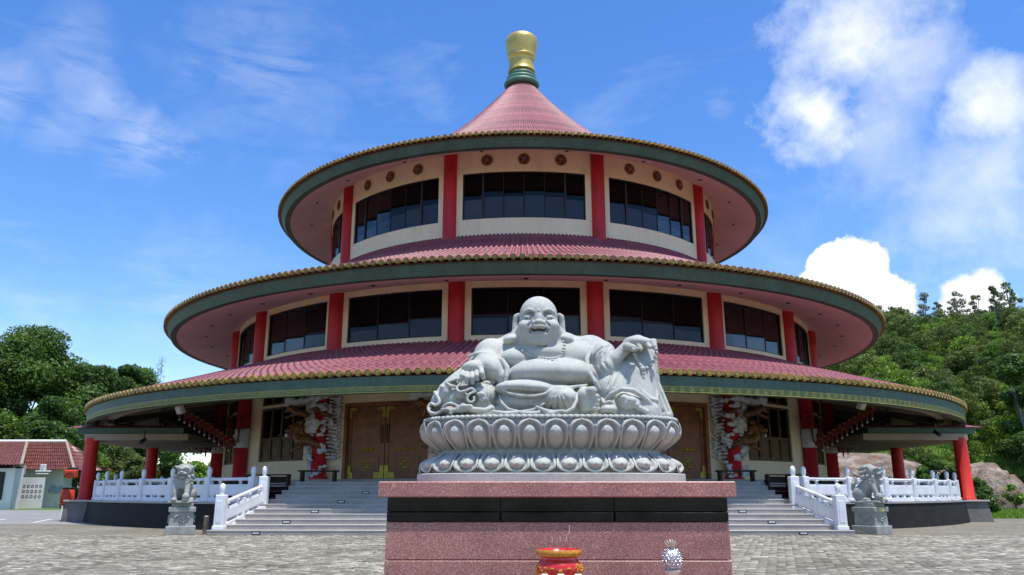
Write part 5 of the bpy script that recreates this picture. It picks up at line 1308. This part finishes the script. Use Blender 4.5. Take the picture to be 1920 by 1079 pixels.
lt = at(133, 889, 68); lan = MB().box((0, 0, 0), (1.0, .5, .66), bev=.08).build('red_canopy', mat('lantern_red', (.62, .05, .015), .5)); lan.location = lt; MB().box((0, .2, .42), (.9, .1, .2)).build('bracket', 'black_metal', lan); MB().tube([(-.4, -.27, -.2), (-.1, -.28, .08), (.2, -.28, .1), (.42, -.27, -.12)], .035, 6).build('dark_stripe', 'black_metal', lan)
tag(lan, 'small red canopy at the corner of the guardhouse', 'canopy')
dr_ = at(124, 951, 69); drm = MB().lathe([(.42, 0), (.5, .1), (.55, .8), (.5, 1.5), (.42, 1.6), (0, 1.6)], 20).build('red_urn', 'lantern_red', None, True); drm.location = (dr_.x, 69, 0); MB().lathe([(.44, 1.6), (.50, 1.63), (.50, 1.70), (.3, 1.72)], 20).build('rim', 'black_metal', drm, True); tag(drm, 'tall dark red drum standing by the guardhouse corner', 'drum')
fh = empty('far_house', (at(372, 880, 92).x, 92, 0)); tag(fh, 'small house with pink roof seen beyond the left porch', 'house')
MB().box((0, 2.5, 1.5), (6.2, 5, 3.0)).build('wall', 'house_wall', fh); tile_rows('roof', fh, (-3.4, -.7, 2.95), (3.4, -.7, 2.95), (-2.6, 2.5, 4.0), (2.6, 2.5, 4.0), 24, 'tile_pink'); MB().box((1.6, -.03, 1.3), (1.4, .08, 1.2)).build('window', 'window_frame', fh)
tp = ground_at(113, 979); rp = MB().tube([(0, 0, 0), (0, 0, .72)], .035, 8).build('marker_post', 'white_paint'); rp.location = tp; MB().sphere((0, 0, .74), .05, 8, 6).build('knob', 'black_metal', rp); tag(rp, 'thin white marker post at the edge of the road', 'post')
g = ground_at(1861, 951); rp2 = MB().tube([(0, 0, 0), (0, 0, .85)], .06, 8).build('rope_post', 'white_paint'); rp2.location = g; MB().sphere((0, 0, .86), .075, 8, 6).build('knob', 'white_paint', rp2); tag(rp2, 'white rope post on the lawn in front of the boulder', 'post')
rope = MB().tube([(g.x + 5.5 * t, g.y + .2 * t, .78 - 1.6 * t * (1 - t)) for t in np.linspace(0, 1, 14)], .03, 6).build('rope', 'white_paint'); tag(rope, 'pale sagging rope barrier on the right lawn', 'rope')
g2 = MB().tube([(0, 0, 0), (0, 0, .85)], .06, 8).build('rope_post', 'white_paint'); g2.location = (g.x + 5.5, g.y + .2, 0); MB().sphere((0, 0, .86), .075, 8, 6).build('knob', 'white_paint', g2); tag(g2, 'white rope post at the far right end of the rope', 'post')
# ================================================================== ROCKS
m = mat('boulder', (.36, .295, .235), .9, .45, .7, .9, 2.5, col2=(.085, .06, .045), fine=.4)
T = NT(m.node_tree); b_ = [n for n in T.n if n.type == 'BSDF_PRINCIPLED'][0]; src = b_.inputs['Base Color'].links[0].from_socket
co = T.node('ShaderNodeTexCoord').outputs['Object']; mp = T.node('ShaderNodeMapping'); T.l.new(co, mp.inputs[0]); mp.inputs['Scale'].default_value = (.25, .25, .9)
cr = T.ramp(T.noise(mp.outputs[0], 1.6, 8, .7, .4).outputs[0], [(.50, 0.0), (.62, .8)]); T.l.new(T.mix(cr, src, (.20, .105, .055)), b_.inputs['Base Color'])
for n_ in T.n:
    if n_.type == 'BUMP': n_.inputs['Distance'].default_value = .35
def boulder(c, r, seed, label, rz=0.0):
    mb = MB().sphere((0, 0, 0), 1.0, 72, 44); V = np.concatenate(mb.V)
    for i, v in enumerate(V):
        p = Vector(v); n1 = mnoise.noise(p * 1.4 + Vector((seed, 0, 0))); n2 = mnoise.noise(p * 3.5 + Vector((0, seed, 0))); n3 = abs(mnoise.noise(Vector((p.x * 1.2, p.y * 1.2, p.z * 6)) + Vector((seed, 2, 0)))); n4 = mnoise.noise(p * 9 + Vector((seed, seed, 0)))
        k = 1 + .22 * n1 + .10 * n2 - .10 * n3 + .03 * n4
        V[i] = (v[0] * r[0] * k, v[1] * r[1] * k, max(-.15, np.sign(v[2]) * abs(v[2]) ** .8) * r[2] * k)
    o = mesh_obj('boulder', V, mb.F, 'boulder', None, True); o.location = c; o.rotation_euler = (0, 0, rz); return tag(o, label, 'boulder')
c = at(1858, 945, 66); boulder((c.x, 67, .1), (4.0, 3.5, 3.5), 3.1, 'brown weathered boulder with orange stain right of the outer column', .4)
c = at(1645, 885, 70); boulder((c.x, 72, .5), (8.6, 4.2, 3.9), 8.4, 'broad sunlit grey boulder seen between the porch columns', .2)
c = at(1775, 900, 72); boulder((c.x, 73, .8), (4.5, 3.5, 2.6), 5.7, 'lower boulder half hidden behind the dark shrubs', 1.2)

# ================================================================== FOLIAGE
LEAF = {'leaf_tree': [(0, (.014, .036, .007)), (.35, (.034, .078, .012)), (.7, (.062, .125, .018)), (1, (.10, .18, .03))],
        'leaf_bright': [(0, (.042, .080, .010)), (.35, (.095, .18, .016)), (.7, (.16, .265, .025)), (1, (.25, .35, .05))],
        'leaf_dark': [(0, (.012, .032, .008)), (.4, (.030, .075, .014)), (.75, (.055, .12, .02)), (1, (.10, .18, .035))],
        'leaf_olive': [(0, (.035, .05, .015)), (.4, (.085, .115, .025)), (.75, (.14, .17, .04)), (1, (.22, .24, .09))],
        'leaf_grey': [(0, (.05, .06, .04)), (.4, (.11, .12, .08)), (.75, (.18, .19, .14)), (1, (.26, .27, .2))]}
for k_, st in LEAF.items(): tint_mat(k_, [(p_, tuple(min(.5, v_ * 1.3) for v_ in c_)) for p_, c_ in st], .5, trans=.42, spec=.35)
mat('bark', (.14, .10, .07), .9, .3, 3, .5, 12); mat('bark_pale', (.34, .31, .27), .9, .3, 3, .5, 12)
def leaves(cen, rad, n, size, rng, hollow=.55, aspect=.5):
    """n leaf faces in an ellipsoid clump, denser at the outside; returns vertices, tint"""
    d = rng.normal(size=(n, 3)); d /= np.linalg.norm(d, axis=1)[:, None]
    r = (hollow + (1 - hollow) * rng.random(n)) ; p = d * r[:, None] * np.array(rad) + np.array(cen)
    nrm = d * .7 + rng.normal(size=(n, 3)) * .6 + np.array((0, 0, .45)); nrm /= np.linalg.norm(nrm, axis=1)[:, None]
    t = np.cross(nrm, rng.normal(size=(n, 3))); t /= np.linalg.norm(t, axis=1)[:, None] + 1e-9; b = np.cross(nrm, t)
    s = size * (.6 + .8 * rng.random(n))[:, None]
    V = np.stack([p - t * s, p + b * s * aspect + nrm * s * .12, p + t * s, p - b * s * aspect + nrm * s * .12], 1)
    return V.reshape(-1, 3), np.repeat(rng.random(n) * .75 + .1, 4)
def crown_mesh(clumps, per, size, rng, **k):
    Vs, Ts = [], []
    for c, r in clumps:
        v, t = leaves(c, r, max(20, int(per * (r[0] * r[2]) ** .8)), size, rng, **k); Vs.append(v); Ts.append(t + rng.normal(0, .10))
    V = np.concatenate(Vs); return V, np.arange(len(V)).reshape(-1, 4), np.clip(np.concatenate(Ts), 0, 1)
def tree(name, label, base, h, clumps, leafmat, per, size, rng, trunk_r=.3, group=None, cat='tree', barkm='bark', **k):
    t = empty(name, base); tag(t, label, cat, group)
    V, Fq, ti = crown_mesh(clumps, per, size, rng, **k); mesh_obj('crown', V, Fq, leafmat, t, tint=ti)
    tr = MB(); top = max(c[2] for c, r in clumps) * .75; tr.tube([(0, 0, -.5), (.1, 0, top * .35), (-.1, .1, top * .7), (0, 0, top)], [trunk_r, trunk_r * .75, trunk_r * .5, trunk_r * .2], 8)
    for c, r in clumps[::2]:
        z0 = min(c[2] * .75, top * .8); tr.tube([(0, 0, z0 * .7), (c[0] * .5, c[1] * .5, (z0 * .7 + c[2]) / 2), (c[0] * .95, c[1] * .95, c[2])], [trunk_r * .4, trunk_r * .22, trunk_r * .08], 6)
    tr.build('trunk', barkm, t, True); return t
def blob_crown(rng, h, w, n, low=.35, flat=.72, top=1.0, cs=1.0):
    out = []
    for i in range(n):
        z = h * (low + (top - low) * rng.random()); f = (z / h - low) / (1 - low); R = w * (1 - .75 * f ** 2.2) * math.sqrt(rng.random()); a = rng.random() * 6.283; s = w * (.30 + .22 * rng.random()) * cs
        out.append(((R * math.cos(a), R * math.sin(a), z), (s, s, s * flat)))
    return out
rng = np.random.default_rng(11)
def ltree(px, d, py_top, wpx, label, leafm, n=26, size=.34, per=150, low=.25, name='broadleaf_tree', tr=.35, **k):
    b = at(px, 940, d); zt = at(px, py_top, d).z; w = wpx * d / F_PX
    return tree(name, label, (b.x, d, 0), zt, blob_crown(rng, zt * .95, w, n, low), leafm, per, size, rng, tr, **k)
ltree(20, 92, 622, 110, 'huge dark green tree towering behind the guardhouse', 'leaf_tree', 62, .22, 330)
ltree(-75, 88, 640, 80, 'broad green tree cut by the left picture edge', 'leaf_tree', 36, .22, 300)
ltree(135, 98, 690, 70, 'dark leaning tree between the guardhouse and temple roof', 'leaf_dark', 38, .22, 330)
ltree(215, 102, 682, 42, 'rounded dark tree whose top shows over the lowest roof edge', 'leaf_dark', 40, .20, 420, low=.4)
ltree(75, 84, 745, 58, 'dense dark tree right behind the brown tiled roof', 'leaf_dark', 36, .22, 330)
ltree(165, 100, 690, 62, 'dark tree filling the gap left of the lowest eave', 'leaf_dark', 46, .2, 360)
ltree(238, 104, 688, 44, 'slim dark tree rising just behind the lowest eave', 'leaf_dark', 42, .2, 380)
# a wispy young tree
b = at(272, 940, 100); zt = at(272, 676, 100).z
tree('casuarina_tree', 'thin wispy tree beside the rounded tree on the left', (b.x, 100, 0), zt, [((rng.normal(0, .35), rng.normal(0, .35), zt * f), (.55, .55, .8)) for f in np.linspace(.62, 1, 13)], 'leaf_grey', 46, .22, rng, .14, aspect=.16)
for px, d, pt, wp, lm, lab in ((165, 76, 848, 26, 'leaf_bright', 'bright green hedge shrub next to the outer red column'), (212, 80, 836, 34, 'leaf_olive', 'olive shrub framed by the two left porch columns, outer side'), (250, 78, 842, 32, 'leaf_olive', 'leafy olive shrub in the middle of the left porch opening'), (305, 82, 838, 30, 'leaf_dark', 'dark shrub right of the inner left porch column'), (358, 76, 868, 26, 'leaf_bright', 'bright low shrub behind the left lion'), (395, 80, 862, 26, 'leaf_olive', 'olive bush at the end of the left terrace')):
    b = at(px, 940, d); zt = at(px, pt, d).z; w = wp * d / F_PX
    tree('shrub', lab, (b.x, d, 0), zt, blob_crown(rng, zt * .95, w * 1.25, 26, .10), lm, 520, .15, rng, .12, cat='shrub')
# right: shrubs before the boulders
def rshrub(px, d, pt, pb, wp, lm, lab, size, per, n=14, **k):
    z0 = max(0, float(hill_h(at(px, 900, d).x, d))); b = at(px, 940, d); zt = at(px, pt, d).z - z0; w = wp * d / F_PX
    tree('shrub', lab, (b.x, d, z0), zt, blob_crown(rng, zt * .92, w, n, .15), lm, per, size, rng, .1, cat='shrub', **k)
rshrub(1752, 62, 842, 900, 34, 'leaf_dark', 'dark feathery shrub left of the outer right column', .20, 700, 20, aspect=.22)
rshrub(1735, 60, 868, 905, 22, 'leaf_dark', 'low dark bush behind the right porch balustrade', .20, 700, 16, aspect=.25)
rshrub(1806, 61, 862, 920, 26, 'leaf_dark', 'dark green shrub just right of the outer right column', .20, 700, 16, aspect=.3)
rshrub(1830, 50, 897, 957, 30, 'leaf_dark', 'glossy round bush at the foot of the right porch', .13, 800, 20)
rshrub(1902, 62, 885, 940, 16, 'leaf_bright', 'small bright sapling at the right picture edge', .2, 200, 8)
# ---- forest on the hill: the far mass is one object, the trees one can tell apart are things
crowns = bpy.data.collections.new('forest_crowns')
for k, (lm, hh, ww, nn) in enumerate((('leaf_bright', 6.0, 2.3, 22), ('leaf_bright', 4.6, 2.5, 20), ('leaf_olive', 5.2, 2.2, 20), ('leaf_dark', 5.6, 2.0, 20), ('leaf_bright', 3.6, 2.2, 16), ('leaf_olive', 7.0, 2.0, 22))):
    V, Fq, ti = crown_mesh(blob_crown(rng, hh, ww, int(nn * 1.8), .12, .7, cs=.72), 300, .115, rng); o = mesh_obj('forest_crown', V, Fq, lm, None, tint=ti); COL.objects.unlink(o); crowns.objects.link(o)
pts = []
for y in np.arange(75, 215, 2.9):
    for x in np.arange(.30 * y, .74 * y, 2.9):
        x_, y_ = x + rng.normal(0, .9), y + rng.normal(0, .9); z = float(hill_h(x_, y_)) - .4
        if z < 2.4 or (y > 150 and z < 25): continue
        pts.append((x_, y_, z))
forest = mesh_obj('hillside_forest', np.array(pts), [], 'leaf_bright'); tag(forest, 'dense green forest covering the hillside', 'forest', kind='stuff')
at_ = forest.data.attributes.new('size', 'FLOAT', 'POINT'); at_.data.foreach_set('value', rng.uniform(.62, 1.12, len(pts)).astype(np.float32))
ng = bpy.data.node_groups.new('forest', 'GeometryNodeTree'); ng.interface.new_socket('Geometry', in_out='INPUT', socket_type='NodeSocketGeometry'); ng.interface.new_socket('Geometry', in_out='OUTPUT', socket_type='NodeSocketGeometry')
G = NT(ng); gi, go_ = G.node('NodeGroupInput'), G.node('NodeGroupOutput'); ci = G.node('GeometryNodeCollectionInfo'); ci.inputs['Collection'].default_value = crowns; ci.inputs['Separate Children'].default_value = True; ci.inputs['Reset Children'].default_value = True
ip = G.node('GeometryNodeInstanceOnPoints'); ip.inputs['Pick Instance'].default_value = True; rv = G.node('FunctionNodeRandomValue', data_type='FLOAT_VECTOR'); rv.inputs[0].default_value = (-.08, -.08, 0); rv.inputs[1].default_value = (.08, .08, 6.283)
na = G.node('GeometryNodeInputNamedAttribute', data_type='FLOAT'); na.inputs['Name'].default_value = 'size'
G.l.new(gi.outputs[0], ip.inputs['Points']); G.l.new(ci.outputs[0], ip.inputs['Instance']); G.l.new(rv.outputs[0], ip.inputs['Rotation']); G.l.new(na.outputs[0], ip.inputs['Scale']); G.l.new(ip.outputs[0], go_.inputs[0])
md = forest.modifiers.new('forest', 'NODES'); md.node_group = ng
def htree(px, d, pt, wp, lm, lab, n=16, size=.5, per=60, low=.3, name='hill_tree', cs=1.0, **k):
    b = at(px, 700, d); z0 = float(hill_h(b.x, d)); zt = max(3.5, at(px, pt, d).z - z0); w = wp * d / F_PX
    tree(name, lab, (b.x, d, z0), zt, blob_crown(rng, zt * .97, w * (1.15 if cs < 1 else 1), n, low, .62, cs=cs), lm, per, size, rng, .2, barkm='bark_pale', group='trees on the hill', **k)
SKY_T = [(1660, 138, 572, 26, 'leaf_grey', 'small grey-green tree on the ridge next to the middle roof'), (1705, 142, 576, 20, 'leaf_olive', 'low bushy ridge tree left of the umbrella-shaped one'), (1748, 146, 549, 22, 'leaf_grey', 'umbrella-shaped pale-trunked tree standing out on the ridge'), (1775, 142, 566, 16, 'leaf_olive', 'short tree right beside the umbrella-shaped ridge tree'),
         (1812, 146, 547, 26, 'leaf_grey', 'wide sparse tree on the ridge below the small cloud'), (1850, 142, 552, 20, 'leaf_olive', 'slim ridge tree left of the tall dark pair'), (1888, 128, 536, 22, 'leaf_dark', 'tall dark tree on the ridge near the right edge'), (1915, 124, 524, 22, 'leaf_dark', 'tallest dark tree at the top right corner of the hill')]
for px, d, pt, wp, lm, lab in SKY_T: htree(px, d, pt, wp, lm, lab, 60, .13, 300, .05, cs=.5)
for px, d, pt, wp, lm, lab in ((1905, 72, 668, 52, 'leaf_dark', 'large dark leafy tree on the slope at the right picture edge'), (1868, 82, 735, 36, 'leaf_bright', 'bright tree lower on the slope above the brown boulder'), (1800, 92, 705, 34, 'leaf_olive', 'olive tree halfway up the slope'), (1650, 96, 668, 30, 'leaf_bright', 'pale green tree just below the middle roof edge'), (1720, 88, 770, 34, 'leaf_olive', 'round olive tree above the lowest roof edge on the right'), (1930, 66, 790, 40, 'leaf_dark', 'shadowy tree at the right edge behind the boulder')):
    htree(px, d, pt, wp, lm, lab, 28, .16, 480, .15)
# ---- grass blades along the lawn's edge and on the bank
def grass(name, pts, hgt, label, parent=None):
    n = len(pts); a = rng.random(n) * 6.283; h = hgt * (.5 + rng.random(n)); w = .03 + .02 * rng.random(n)
    dx, dy = np.cos(a) * w, np.sin(a) * w; lx_, ly_ = rng.normal(0, .3, n) * h, rng.normal(0, .3, n) * h
    V = np.stack([np.stack([pts[:, 0] - dx, pts[:, 1] - dy, pts[:, 2]], -1), np.stack([pts[:, 0] + dx, pts[:, 1] + dy, pts[:, 2]], -1), np.stack([pts[:, 0] + lx_, pts[:, 1] + ly_, pts[:, 2] + h], -1)], 1).reshape(-1, 3)
    tag(mesh_obj(name, V, np.arange(3 * n).reshape(-1, 3), 'leaf_bright', parent, tint=np.repeat(rng.random(n) * .6 + .3, 3)), label, 'grass', kind='stuff')
n = 22000; x = 20.8 + 24 * rng.random(n); y = 42.2 + 24 * rng.random(n) ** 1.4; grass('lawn_grass', np.stack([x, y, np.zeros(n)], -1), .16, 'short green grass along the edge of the right lawn')
n = 16000; x = 26 + 34 * rng.random(n); y = 64 + 18 * rng.random(n); z = hill_h(x, y) - .1; ok = z > .1; grass('bank_grass', np.stack([x, y, z], -1)[ok], .5, 'longer grass on the bank behind the boulders')

# a belt of trees closing the view behind the temple on the left
Vs, Ts = [], []
for x in np.arange(-130, 70, 5.0):
    y = 128 + rng.normal(0, 6); h = rng.uniform(9, 12.5); w = rng.uniform(3.5, 5); tone = rng.normal(-.05, .12)
    for c, r in blob_crown(rng, h, w, 12, .1, .7):
        v, t = leaves((x + c[0], y + c[1], c[2]), r, 130, .24, rng, .5); Vs.append(v); Ts.append(np.clip(t + tone, 0, 1))
V = np.concatenate(Vs); tag(mesh_obj('distant_woods', V, np.arange(len(V)).reshape(-1, 4), 'leaf_dark', None, tint=np.concatenate(Ts)), 'distant belt of dark trees behind the left porch', 'woods', kind='stuff')
bpy.context.view_layer.update()
